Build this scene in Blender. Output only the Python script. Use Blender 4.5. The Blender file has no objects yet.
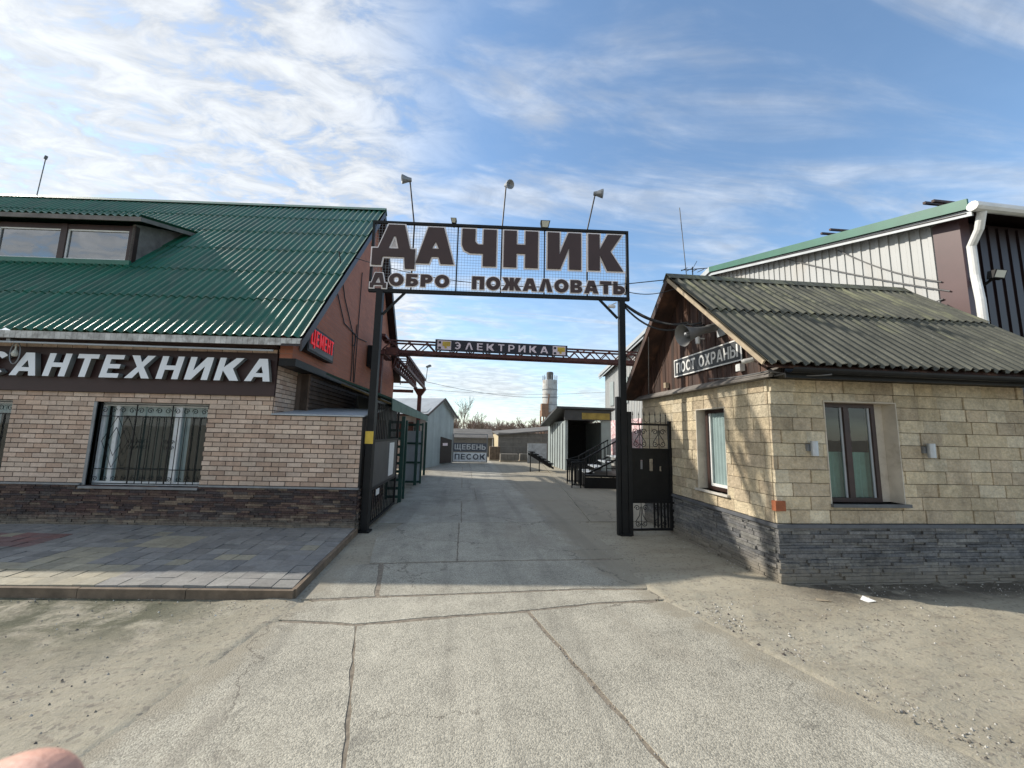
import bpy, math, random
from math import sin, cos, pi, radians, atan, sqrt
from mathutils import Vector, Matrix
random.seed(7)
C = bpy.context.scene.collection
sc = bpy.context.scene

# ---------------------------------------------------------------- camera
F_PX = 385.0
pitch = atan(49.1 / F_PX); yaw = radians(7.05); roll = 0.022
fw = Vector((sin(yaw) * cos(pitch), cos(yaw) * cos(pitch), sin(pitch)))
r0 = Vector((cos(yaw), -sin(yaw), 0)); u0 = r0.cross(fw)
rr = r0 * cos(roll) + u0 * sin(roll); uu = -r0 * sin(roll) + u0 * cos(roll)
cam_d = bpy.data.cameras.new('camera'); cam = bpy.data.objects.new('camera', cam_d); C.objects.link(cam)
M = Matrix.Identity(4)
for i in range(3):
    M[i][0] = rr[i]; M[i][1] = uu[i]; M[i][2] = -fw[i]
M[0][3], M[1][3], M[2][3] = 0, 0, 1.6
cam.matrix_world = M
cam_d.sensor_width = 36; cam_d.lens = F_PX / 1024 * 36
cam_d.clip_start = 0.01; cam_d.clip_end = 5000
cam_d.dof.use_dof = True; cam_d.dof.focus_distance = 6.0; cam_d.dof.aperture_fstop = 24.0
sc.camera = cam

# ---------------------------------------------------------------- light
SUN_EL = 42.0
sx, sy = 1.42, -0.67                      # shadow offset per metre of height
to_sun = Vector((-sx, -sy, 1.0)).normalized()
el = math.asin(to_sun.z)
sun_d = bpy.data.lights.new('sun', 'SUN'); sun = bpy.data.objects.new('sun', sun_d); C.objects.link(sun)
sun_d.energy = 4.6; sun_d.angle = radians(0.9); sun_d.color = (1.0, 0.93, 0.82)
sun.rotation_euler = (-to_sun).to_track_quat('-Z', 'Y').to_euler()
sun.location = to_sun * 60
w = bpy.data.worlds.new('World'); sc.world = w; w.use_nodes = True
nt = w.node_tree; N = nt.nodes; L = nt.links
bg = N['Background']; SKY = 0.145
sky = N.new('ShaderNodeTexSky'); sky.sky_type = 'NISHITA'; sky.sun_disc = False
sky.sun_elevation = el; sky.sun_rotation = math.atan2(to_sun.x, to_sun.y)
sky.altitude = 150; sky.air_density = 1.0; sky.dust_density = 0.3; sky.ozone_density = 2.0
def mth(nt, op, a, b=None, c=None, clamp=False):
    n = nt.nodes.new('ShaderNodeMath'); n.operation = op; n.use_clamp = clamp
    for i, v in enumerate((a, b, c)):
        if v is None: continue
        if isinstance(v, (int, float)): n.inputs[i].default_value = v
        else: nt.links.new(v, n.inputs[i])
    return n.outputs[0]
def mrange(nt, v, a, b, c, d, smooth=False):
    n = nt.nodes.new('ShaderNodeMapRange'); n.inputs[1].default_value = a; n.inputs[2].default_value = b
    n.inputs[3].default_value = c; n.inputs[4].default_value = d
    if smooth: n.interpolation_type = 'SMOOTHSTEP'
    nt.links.new(v, n.inputs[0]); return n.outputs[0]
def noise(nt, vec, scale, detail=4, rough=0.5, dist=0.0, out=0):
    n = nt.nodes.new('ShaderNodeTexNoise'); n.inputs['Scale'].default_value = scale
    n.inputs['Detail'].default_value = detail; n.inputs['Roughness'].default_value = rough
    n.inputs['Distortion'].default_value = dist
    if vec is not None: nt.links.new(vec, n.inputs['Vector'])
    return n.outputs[out]
def mixc(nt, fac, a, b, mode='MIX'):
    n = nt.nodes.new('ShaderNodeMix'); n.data_type = 'RGBA'; n.blend_type = mode
    for i, v in ((0, fac), (6, a), (7, b)):
        if isinstance(v, (int, float)): n.inputs[i].default_value = v
        elif isinstance(v, tuple): n.inputs[i].default_value = (*v, 1) if len(v) == 3 else v
        else: nt.links.new(v, n.inputs[i])
    return n.outputs[2]
def vmap(nt, vec, scale=(1, 1, 1), rot=(0, 0, 0), loc=(0, 0, 0)):
    n = nt.nodes.new('ShaderNodeMapping'); n.inputs['Scale'].default_value = scale
    n.inputs['Rotation'].default_value = rot; n.inputs['Location'].default_value = loc
    nt.links.new(vec, n.inputs['Vector']); return n.outputs[0]
tc = N.new('ShaderNodeTexCoord')
sep = N.new('ShaderNodeSeparateXYZ'); L.new(tc.outputs['Generated'], sep.inputs[0])
zz = mth(nt, 'ADD', mth(nt, 'MAXIMUM', sep.outputs[2], 0.0), 0.10)
cmb = N.new('ShaderNodeCombineXYZ')
px_ = mth(nt, 'DIVIDE', sep.outputs[0], zz); py_ = mth(nt, 'DIVIDE', sep.outputs[1], zz)
L.new(px_, cmb.inputs[0]); L.new(py_, cmb.inputs[1])
P2 = cmb.outputs[0]
# mackerel clouds on the left, thin wisps on the right
n_cell = noise(nt, vmap(nt, P2, (5.5, 10.0, 1), (0, 0, radians(28))), 1.0, 6, 0.62, 0.5)
n_fine = noise(nt, vmap(nt, P2, (13, 20, 1), (0, 0, radians(24))), 1.0, 3, 0.6, 0.3)
n_big = noise(nt, vmap(nt, P2, (1.0, 0.8, 1), (0, 0, radians(-20)), (3.1, 1.7, 0)), 1.0, 3, 0.5)
n_wisp = noise(nt, vmap(nt, P2, (0.9, 3.6, 1), (0, 0, radians(-38)), (5.0, 2, 0)), 1.0, 7, 0.58, 0.6)
left = mrange(nt, mth(nt, 'ADD', px_, mth(nt, 'MULTIPLY', mth(nt, 'SUBTRACT', n_big, 0.5), 1.0)), 0.16, -0.42, 0.0, 1.0, True)
cell = mrange(nt, mth(nt, 'ADD', mth(nt, 'MULTIPLY', n_cell, 0.75), mth(nt, 'MULTIPLY', n_fine, 0.25)), 0.31, 0.54, 0.14, 1.0, True)
c1 = mth(nt, 'MULTIPLY', left, cell)
c2 = mrange(nt, n_wisp, 0.42, 0.70, 0.0, 0.66, True)
low = mrange(nt, sep.outputs[2], 0.42, 0.03, 0.0, 0.72, True)
n_low = noise(nt, vmap(nt, tc.outputs['Generated'], (3, 3, 11)), 1.0, 5, 0.55, 0.3)
c3 = mth(nt, 'MULTIPLY', low, mrange(nt, n_low, 0.38, 0.62, 0.45, 1.5))
cl = mth(nt, 'MAXIMUM', c1, mth(nt, 'MAXIMUM', c2, c3), clamp=True)
cl = mth(nt, 'MULTIPLY_ADD', cl, 0.88, 0.03, clamp=True)
dens = mrange(nt, n_cell, 0.42, 0.66, 4.4, 6.4)
ccol = N.new('ShaderNodeCombineXYZ')
L.new(mth(nt, 'MULTIPLY', dens, 0.97), ccol.inputs[0]); L.new(mth(nt, 'MULTIPLY', dens, 1.0), ccol.inputs[1]); L.new(mth(nt, 'MULTIPLY', dens, 1.03), ccol.inputs[2])
skyc = mixc(nt, 1.0, sky.outputs[0], (1.34, 1.47, 1.46), 'MULTIPLY')
L.new(mixc(nt, cl, skyc, ccol.outputs[0]), bg.inputs['Color'])
bg.inputs['Strength'].default_value = SKY
sc.view_settings.view_transform = 'Standard'; sc.view_settings.look = 'None'
sc.view_settings.exposure = 0.18; sc.view_settings.gamma = 1
sc.cycles.max_bounces = 8

# ---------------------------------------------------------------- mesh builder
def frame(ox=0, oy=0, u=(1, 0), v=(0, 1), oz=0):
    return (ox, oy, oz, u, v)
WF = frame()
class MB:
    def __init__(s, F=WF):
        s.F = F; s.v = []; s.f = []; s.uv = []; s.col = []; s.c = 0.5; s.sm = []
    def T(s, p):
        ox, oy, oz, u, v = s.F
        return (ox + p[0] * u[0] + p[1] * v[0], oy + p[0] * u[1] + p[1] * v[1], oz + p[2])
    def face(s, pts, smooth=False):
        a, b, c = Vector(pts[0]), Vector(pts[1]), Vector(pts[2])
        n = (b - a).cross(c - b)
        n = (abs(n.x), abs(n.y), abs(n.z)); i0 = len(s.v)
        if n[2] >= n[0] and n[2] >= n[1]: uv = [(p[0], p[1]) for p in pts]
        elif n[1] >= n[0]: uv = [(p[0], p[2]) for p in pts]
        else: uv = [(p[1], p[2]) for p in pts]
        for p in pts: s.v.append(s.T(p))
        s.f.append(tuple(range(i0, i0 + len(pts)))); s.uv += uv; s.col += [s.c] * len(pts); s.sm.append(smooth)
    def box(s, a, b, skip=''):
        x0, y0, z0 = [min(a[i], b[i]) for i in range(3)]; x1, y1, z1 = [max(a[i], b[i]) for i in range(3)]
        s.face([(x0, y0, z0), (x1, y0, z0), (x1, y0, z1), (x0, y0, z1)])
        s.face([(x1, y1, z0), (x0, y1, z0), (x0, y1, z1), (x1, y1, z1)])
        s.face([(x0, y1, z0), (x0, y0, z0), (x0, y0, z1), (x0, y1, z1)])
        s.face([(x1, y0, z0), (x1, y1, z0), (x1, y1, z1), (x1, y0, z1)])
        s.face([(x0, y0, z1), (x1, y0, z1), (x1, y1, z1), (x0, y1, z1)])
        s.face([(x0, y1, z0), (x1, y1, z0), (x1, y0, z0), (x0, y0, z0)])
    def hexa(s, lo, hi):
        """lo, hi: four corners each (counter-clockwise seen from outside on top)"""
        s.face(list(hi)); s.face(list(reversed(lo)))
        for i in range(len(lo)):
            j = (i + 1) % len(lo)
            s.face([lo[i], lo[j], hi[j], hi[i]])
    def slab(s, quad, t):
        """a sheet of thickness t (downwards along its normal)"""
        q = [Vector(p) for p in quad]; n = (q[1] - q[0]).cross(q[2] - q[1]).normalized() * t
        s.hexa([tuple(p - n) for p in q], [tuple(p) for p in q])
    def tube(s, pts, r, n=6, cap=True, r1=None):
        pts = [Vector(p) for p in pts]; rings = []; k = len(pts)
        up = Vector((0, 0, 1)); a = None
        for i, p in enumerate(pts):
            d = (pts[min(i + 1, k - 1)] - pts[max(i - 1, 0)]).normalized()
            if a is None:
                a = d.cross(up)
                if a.length < 1e-2: a = d.cross(Vector((1, 0, 0)))
            else:
                a = a - d * a.dot(d)
                if a.length < 1e-4: a = d.cross(Vector((0, 1, 0)))
            a.normalize(); b = d.cross(a)
            rad = r if r1 is None else r + (r1 - r) * i / (k - 1)
            rings.append([tuple(p + (a * cos(2 * pi * j / n + pi / n) + b * sin(2 * pi * j / n + pi / n)) * rad) for j in range(n)])
        for i in range(k - 1):
            for j in range(n):
                jj = (j + 1) % n
                s.face([rings[i][j], rings[i][jj], rings[i + 1][jj], rings[i + 1][j]], n > 5)
        if cap:
            s.face(list(reversed(rings[0]))); s.face(rings[-1])
    def bar(s, a, b, w, h=None):
        """rectangular bar from a to b"""
        h = h or w; a = Vector(a); b = Vector(b); d = (b - a).normalized()
        x = d.cross(Vector((0, 0, 1)))
        if x.length < 1e-3: x = Vector((1, 0, 0))
        x.normalize(); y = x.cross(d)
        x *= w / 2; y *= h / 2
        s.hexa([tuple(a - x - y), tuple(a + x - y), tuple(a + x + y), tuple(a - x + y)],
               [tuple(b - x - y), tuple(b + x - y), tuple(b + x + y), tuple(b - x + y)])
    def lathe(s, o, axis, prof, n=16):
        """prof: list of (distance along axis, radius)"""
        o = Vector(o); ax = Vector(axis).normalized(); a = ax.cross(Vector((0, 0, 1)))
        if a.length < 1e-3: a = Vector((1, 0, 0))
        a.normalize(); b = ax.cross(a)
        R = [[tuple(o + ax * d + (a * cos(2 * pi * j / n) + b * sin(2 * pi * j / n)) * max(r, 1e-4)) for j in range(n)] for d, r in prof]
        for i in range(len(R) - 1):
            for j in range(n):
                jj = (j + 1) % n; s.face([R[i][j], R[i][jj], R[i + 1][jj], R[i + 1][j]], True)
    def build(s, name, mat, parent=None, label=None, merge=False):
        me = bpy.data.meshes.new(name)
        off = Vector((0, 0, 0)); p = parent
        while p is not None: off += Vector(p.location); p = p.parent
        vs = [tuple(Vector(q) - off) for q in s.v]
        me.from_pydata(vs, [], s.f); me.update()
        uvl = me.uv_layers.new(name='UVMap')
        for i, q in enumerate(s.uv): uvl.data[i].uv = q
        ca = me.color_attributes.new('var', 'FLOAT_COLOR', 'CORNER')
        for i, q in enumerate(s.col):
            t = q if isinstance(q, tuple) else (q, q, q)
            ca.data[i].color = (*t, 1)
        if any(s.sm): me.polygons.foreach_set('use_smooth', s.sm)
        if merge:
            import bmesh
            bm = bmesh.new(); bm.from_mesh(me); bmesh.ops.remove_doubles(bm, verts=bm.verts, dist=1e-4); bm.to_mesh(me); bm.free()
        me.materials.append(mat)
        o = bpy.data.objects.new(name, me); C.objects.link(o)
        if parent is not None: o.parent = parent
        if label: o['label'] = label
        return o
def tag(o, label, cat, group=None):
    o['label'] = label; o['category'] = cat
    if group: o['group'] = group
    return o
def thing(name, label, cat, loc=(0, 0, 0), group=None):
    o = bpy.data.objects.new(name, None); C.objects.link(o); o.location = loc; o.empty_display_size = 0.2
    return tag(o, label, cat, group)
def copy_tree(o, loc=None, label=None, parent=None):
    c = o.copy(); C.objects.link(c)
    if parent is not None: c.parent = parent
    if loc is not None: c.location = loc
    if label: c['label'] = label
    for ch in list(o.children): copy_tree(ch, None, None, c)
    return c
def recentre(o):
    """put the origin of a one-mesh thing at the middle of its base"""
    me = o.data; xs = [v.co for v in me.vertices]
    c = Vector((sum(v.x for v in xs) / len(xs), sum(v.y for v in xs) / len(xs), min(v.z for v in xs)))
    me.transform(Matrix.Translation(-c)); o.location = c; return o

# ---------------------------------------------------------------- materials
def mat(name, col, rough=0.6, metal=0.0, var=0.25, vs=6.0, bump=0.0, bs=60.0, attr=0.0, dirt=None, emis=None, stretch=(1, 1, 1), spec=0.5, coat=0.0):
    m = bpy.data.materials.new(name); m.use_nodes = True
    nt = m.node_tree; b = nt.nodes['Principled BSDF']
    t = nt.nodes.new('ShaderNodeTexCoord'); v = vmap(nt, t.outputs['Object'], stretch)
    c = col
    n1 = noise(nt, v, vs, 5, 0.6)
    dark = tuple(x * (1 - var) for x in col); light = tuple(min(1, x * (1 + var)) for x in col)
    c = mixc(nt, mrange(nt, n1, 0.3, 0.7, 0, 1), dark, light)
    if attr:
        a = nt.nodes.new('ShaderNodeAttribute'); a.attribute_name = 'var'
        f = mrange(nt, a.outputs['Fac'], 0, 1, 1 - attr, 1 + attr)
        cx = nt.nodes.new('ShaderNodeCombineXYZ')
        for i in range(3): nt.links.new(f, cx.inputs[i])
        c = mixc(nt, 1.0, c, cx.outputs[0], 'MULTIPLY')
    if dirt:
        dc, amt, ds = dirt
        n2 = noise(nt, v, ds, 6, 0.65, 0.3)
        c = mixc(nt, mrange(nt, n2, 0.62 - amt * 0.3, 0.78 - amt * 0.2, 0, amt, True), c, dc)
    nt.links.new(c, b.inputs['Base Color'])
    b.inputs['Roughness'].default_value = rough; b.inputs['Metallic'].default_value = metal
    b.inputs['Specular IOR Level'].default_value = spec
    if coat: b.inputs['Coat Weight'].default_value = coat
    if bump:
        bn = nt.nodes.new('ShaderNodeBump'); bn.inputs['Distance'].default_value = bump; bn.inputs['Strength'].default_value = 1.0
        nt.links.new(noise(nt, v, bs, 5, 0.6), bn.inputs['Height']); nt.links.new(bn.outputs[0], b.inputs['Normal'])
    if emis:
        b.inputs['Emission Color'].default_value = (*emis[0], 1); b.inputs['Emission Strength'].default_value = emis[1]
    return m
def mat_rgb(name, rough=0.8, bump=0.004, bs=45, var=0.15, splash=0.7):
    """block colours come from the per-block attribute"""
    m = bpy.data.materials.new(name); m.use_nodes = True
    nt = m.node_tree; b = nt.nodes['Principled BSDF']
    a = nt.nodes.new('ShaderNodeAttribute'); a.attribute_name = 'var'
    t = nt.nodes.new('ShaderNodeTexCoord')
    n1 = noise(nt, t.outputs['Object'], 14, 6, 0.65)
    n3 = noise(nt, t.outputs['Object'], 1.3, 4, 0.6); n4 = noise(nt, t.outputs['Object'], 42, 5, 0.7)
    f = mth(nt, 'ADD', mrange(nt, n1, 0.3, 0.7, -var, var), mrange(nt, n3, 0.3, 0.7, 1 - var, 1 + var))
    f = mth(nt, 'MULTIPLY', f, mrange(nt, n4, 0.3, 0.7, 1 - var, 1 + var * .8))
    n5 = noise(nt, vmap(nt, t.outputs['Object'], (3.5, 3.5, .45)), 1.0, 5, .65)      # rain streaks
    f = mth(nt, 'MULTIPLY', f, mrange(nt, n5,   .52, .72, 1.0, .82))
    cx = nt.nodes.new('ShaderNodeCombineXYZ')
    for i in range(3): nt.links.new(f, cx.inputs[i])
    gz = nt.nodes.new('ShaderNodeSeparateXYZ'); gm = nt.nodes.new('ShaderNodeNewGeometry'); nt.links.new(gm.outputs['Position'], gz.inputs[0])
    spl = mrange(nt, mth(nt, 'SUBTRACT', gz.outputs[2], mth(nt, 'MULTIPLY', n1, .35)), -.12, .12, splash, 0, True)      # dried splash dirt at the foot
    nt.links.new(mixc(nt, spl, mixc(nt, 1.0, a.outputs['Color'], cx.outputs[0], 'MULTIPLY'), (.26, .225, .17)), b.inputs['Base Color'])
    b.inputs['Roughness'].default_value = rough
    bn = nt.nodes.new('ShaderNodeBump'); bn.inputs['Distance'].default_value = bump
    nt.links.new(noise(nt, t.outputs['Object'], bs, 6, 0.65), bn.inputs['Height']); nt.links.new(bn.outputs[0], b.inputs['Normal'])
    return m
def mat_glass(name, tint=(0.75, 0.85, 0.85), refl=0.08):
    m = bpy.data.materials.new(name); m.use_nodes = True; nt = m.node_tree
    nt.nodes.remove(nt.nodes['Principled BSDF']); out = nt.nodes['Material Output']
    tr = nt.nodes.new('ShaderNodeBsdfTransparent'); tr.inputs[0].default_value = (*tint, 1)
    gl = nt.nodes.new('ShaderNodeBsdfGlossy'); gl.inputs['Roughness'].default_value = 0.02
    lw = nt.nodes.new('ShaderNodeLayerWeight'); lw.inputs[0].default_value = 0.5
    f = mth(nt, 'ADD', mth(nt, 'MULTIPLY', mth(nt, 'POWER', lw.outputs['Facing'], 4.5), 0.9), refl, clamp=True)
    t = nt.nodes.new('ShaderNodeTexCoord'); bn = nt.nodes.new('ShaderNodeBump'); bn.inputs['Distance'].default_value = 0.002
    nt.links.new(noise(nt, t.outputs['Object'], 1.6, 2), bn.inputs['Height']); nt.links.new(bn.outputs[0], gl.inputs['Normal'])
    mx = nt.nodes.new('ShaderNodeMixShader'); nt.links.new(f, mx.inputs[0]); nt.links.new(tr.outputs[0], mx.inputs[1]); nt.links.new(gl.outputs[0], mx.inputs[2])
    nt.links.new(mx.outputs[0], out.inputs[0]); return m

K = {}
K['green_roof'] = mat('green_roof_paint', (0.012, 0.105, 0.060), 0.38, 0.0, 0.28, 1.6, 0.003, 60, dirt=((0.07, 0.11, 0.075), 0.6, 3.0), stretch=(2.2, .5, .5))
K['red_panel'] = mat('red_brick_siding', (0.17, 0.055, 0.035), 0.7, 0, 0.15, 3, 0.002, 80, attr=0.18)
K['dark_brown'] = mat('dark_brown_board', (0.035, 0.014, 0.012), 0.55, 0, 0.15, 3)
K['white_plastic'] = mat('white_letter_plastic', (0.78, 0.80, 0.82), 0.35, 0, 0.03, 3)
K['grey_edge'] = mat('grey_letter_edge', (0.22, 0.23, 0.22), 0.5, 0, 0.05, 3)
K['fascia'] = mat('white_tile_fascia', (0.50, 0.49, 0.46), 0.6, 0, 0.22, 9, dirt=((0.16, 0.14, 0.12), 0.6, 7), attr=0.18)
K['brick'] = mat_rgb('buff_brick', 0.85, 0.003, 70, 0.12)
K['mortar'] = mat('grey_brown_mortar', (0.085, 0.07, 0.058), 0.95, 0, 0.2, 8)
K['mortar_tan'] = mat('tan_mortar', (0.20, 0.155, 0.10), 0.95, 0, 0.2, 8)
K['stone'] = mat_rgb('ledger_stone', 0.85, 0.014, 38, 0.30)
K['tile'] = mat_rgb('split_face_tile', 0.9, 0.035, 17, 0.20)
K['dark_gap'] = mat('dark_gap', (0.02, 0.018, 0.016), 0.95)
K['wood_dark'] = mat('dark_brown_planks', (0.050, 0.024, 0.016), 0.62, 0, 0.5, 5, 0.002, 40, attr=0.45, stretch=(1, 1, 0.12), dirt=((0.20, 0.09, 0.045), 0.45, 5))
K['wood_siding'] = mat('brown_siding', (0.125, 0.085, 0.062), 0.6, 0, 0.25, 4, attr=0.25)
K['wood_frame'] = mat('dark_brown_wood', (0.036, 0.017, 0.013), 0.5, 0, 0.3, 8)
K['grey_wood'] = mat('weathered_grey_wood', (0.17, 0.155, 0.14), 0.85, 0, 0.35, 4, 0.002, 50, stretch=(1, 1, 1))
K['light_wood'] = mat('weathered_pale_wood', (0.36, 0.29, 0.20), 0.8, 0, 0.3, 5)
K['black_metal'] = mat('black_painted_metal', (0.009, 0.0095, 0.010), 0.5, 0.0, 0.3, 5, dirt=((0.035, 0.024, 0.016), 0.3, 8), spec=0.25)
K['gate_sheet'] = mat('dark_grey_sheet', (0.050, 0.052, 0.055), 0.5, 0.0, 0.25, 3, dirt=((0.10, 0.085, 0.06), 0.4, 4))
K['grey_metal'] = mat('dull_grey_metal', (0.23, 0.24, 0.25), 0.45, 0.4, 0.2, 6)
K['light_grey'] = mat('pale_grey_sheet', (0.42, 0.45, 0.47), 0.5, 0.1, 0.12, 2, dirt=((0.25, 0.2, 0.15), 0.3, 3))
K['letter_brown'] = mat('dark_brown_letter', (0.050, 0.027, 0.024), 0.6, 0, 0.12, 3)
K['letter_rim'] = mat('pale_pink_rim', (0.80, 0.74, 0.72), 0.6, 0, 0.12, 3)
K['rust_red'] = mat('red_oxide_steel', (0.085, 0.026, 0.022), 0.6, 0.1, 0.35, 5, dirt=((0.19, 0.06, 0.03), 0.5, 6))
K['navy'] = mat('navy_sign', (0.012, 0.009, 0.016), 0.4, 0, 0.1, 3)
K['pink_letter'] = mat('pale_pink_letter', (0.82, 0.68, 0.70), 0.5, 0, 0.05, 3)
K['yellow'] = mat('yellow_paint', (0.62, 0.42, 0.05), 0.5, 0, 0.2, 6)
K['white'] = mat('white_paint', (0.72, 0.72, 0.70), 0.5, 0, 0.1, 5, dirt=((0.35, 0.32, 0.28), 0.3, 6))
K['plaster'] = mat('white_reveal_plaster', (0.52, 0.47, 0.39), 0.8, 0, 0.15, 5, 0.001, 90, dirt=((0.3, 0.24, 0.17), 0.4, 6))
K['led_red'] = mat('red_led', (0.4, 0.01, 0.01), 0.5, 0, 0.1, 40, emis=((1.0, 0.03, 0.05), 0.3))
K['led_back'] = mat('led_black', (0.025, 0.008, 0.010), 0.35)
K['glass'] = mat_glass('window_glass')
K['glass_sky'] = mat_glass('dormer_glass', (0.30, 0.33, 0.36), 0.32)
K['curtain'] = mat('white_curtain', (0.52, 0.53, 0.52), 0.9, 0, 0.1, 5)
K['curtain_dark'] = mat('dark_green_curtain', (0.045, 0.055, 0.052), 0.95, 0, 0.3, 3, stretch=(4, 4, 0.3))
K['curtain_green'] = mat('pale_green_curtain', (0.20, 0.31, 0.26), 0.95, 0, 0.15, 5)
K['room'] = mat('dark_room', (0.03, 0.03, 0.032), 0.9)
K['green_metal'] = mat('dark_green_metal', (0.012, 0.055, 0.042), 0.45, 0, 0.25, 5)
K['green_canopy'] = mat('pale_green_canopy', (0.075, 0.15, 0.125), 0.45, 0, 0.3, 3)
K['green_bright'] = mat('green_trim_paint', (0.022, 0.13, 0.085), 0.45, 0, 0.15, 3)
K['gold'] = mat('bare_pine_rafter', (0.30, 0.22, 0.11), 0.8, 0, 0.3, 5)
K['cable'] = mat('black_cable', (0.015, 0.015, 0.016), 0.6)
K['cable_grey'] = mat('grey_cable', (0.12, 0.12, 0.12), 0.6)
K['bark'] = mat('bare_bark', (0.16, 0.12, 0.09), 0.9, 0, 0.3, 5)
K['wood_far'] = mat('far_bare_branches', (0.22, 0.155, 0.12), 0.95, 0, 0.3, 0.05)  # paler branch colour stands in for distance haze
K['concrete_wall'] = mat('weathered_concrete_wall', (0.21, 0.195, 0.17), 0.9, 0, 0.25, 2, 0.003, 20, dirt=((0.09, 0.08, 0.07), 0.5, 2))
K['slate_roof'] = mat('grey_slate_roof', (0.14, 0.13, 0.115), 0.85, 0, 0.25, 2)
K['silo'] = mat('weathered_silo_steel', (0.50, 0.50, 0.48), 0.6, 0.1, 0.2, 1, dirt=((0.22, 0.15, 0.1), 0.5, 1.5))
K['orange'] = mat('orange_brown_paint', (0.27, 0.15, 0.085), 0.6, 0, 0.3, 3)
K['orange_brick'] = mat('orange_brick', (0.30, 0.095, 0.04), 0.85, 0, 0.2, 20, 0.002, 80)
K['bluegrey'] = mat('blue_grey_panel', (0.30, 0.345, 0.345), 0.55, 0, 0.12, 2, attr=0.12)
K['white_corr'] = mat('white_profiled_sheet', (0.42, 0.43, 0.425), 0.45, 0.0, 0.06, 1.5, dirt=((0.40, 0.34, 0.26), 0.35, 1.1), stretch=(1, 1, 0.35))
K['maroon'] = mat('maroon_profiled_sheet', (0.020, 0.011, 0.012), 0.45, 0, 0.15, 2)
K['maroon_trim'] = mat('maroon_corner_trim', (0.075, 0.035, 0.036), 0.45, 0, 0.15, 2)
K['skin'] = mat('skin', (0.66, 0.36, 0.27), 0.5, 0, 0.12, 300, 0.0003, 1500)
K['paper'] = mat('white_paper', (0.75, 0.75, 0.73), 0.7, 0, 0.08, 20)
K['lamp_glass'] = mat('frosted_lamp', (0.55, 0.55, 0.48), 0.3, 0, 0.05, 5)
K['curb'] = mat('worn_kerb_board', (0.17, 0.125, 0.085), 0.9, 0, 0.35, 6, 0.003, 60)
K['stone_chip'] = mat_rgb('loose_stone', 0.9, 0.003, 80, 0.2, 0.0)

def mat_slate_sheet():      # weathered corrugated fibre cement with lichen
    m = bpy.data.materials.new('fibre_cement_with_lichen'); m.use_nodes = True; nt = m.node_tree; b = nt.nodes['Principled BSDF']
    t = nt.nodes.new('ShaderNodeTexCoord'); o = t.outputs['Object']
    n1 = noise(nt, vmap(nt, o, (5, 1.2, 1.2)), 1.5, 6, 0.65)
    c = mixc(nt, mrange(nt, n1, 0.3, 0.7, 0, 1), (0.050, 0.052, 0.043), (0.125, 0.125, 0.10))
    n2 = noise(nt, vmap(nt, o, (9, 1.0, 1.0), (0, 0, 0.1)), 1.1, 7, 0.7, 0.5)
    s = nt.nodes.new('ShaderNodeSeparateXYZ'); nt.links.new(o, s.inputs[0])
    hi = mrange(nt, s.outputs[2], 2.6, 4.2, 0.0, 0.16)
    c = mixc(nt, mrange(nt, mth(nt, 'ADD', n2, hi), 0.58, 0.78, 0, 0.6, True), c, (0.25, 0.25, 0.145))
    n3 = noise(nt, o, 30, 4, 0.7)
    c = mixc(nt, mrange(nt, n3, 0.6, 0.75, 0, 0.5), c, (0.34, 0.33, 0.27))
    nt.links.new(c, b.inputs['Base Color']); b.inputs['Roughness'].default_value = 0.9
    bn = nt.nodes.new('ShaderNodeBump'); bn.inputs['Distance'].default_value = 0.004
    nt.links.new(n3, bn.inputs['Height']); nt.links.new(bn.outputs[0], b.inputs['Normal']); return m
K['slate_sheet'] = mat_slate_sheet()

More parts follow.
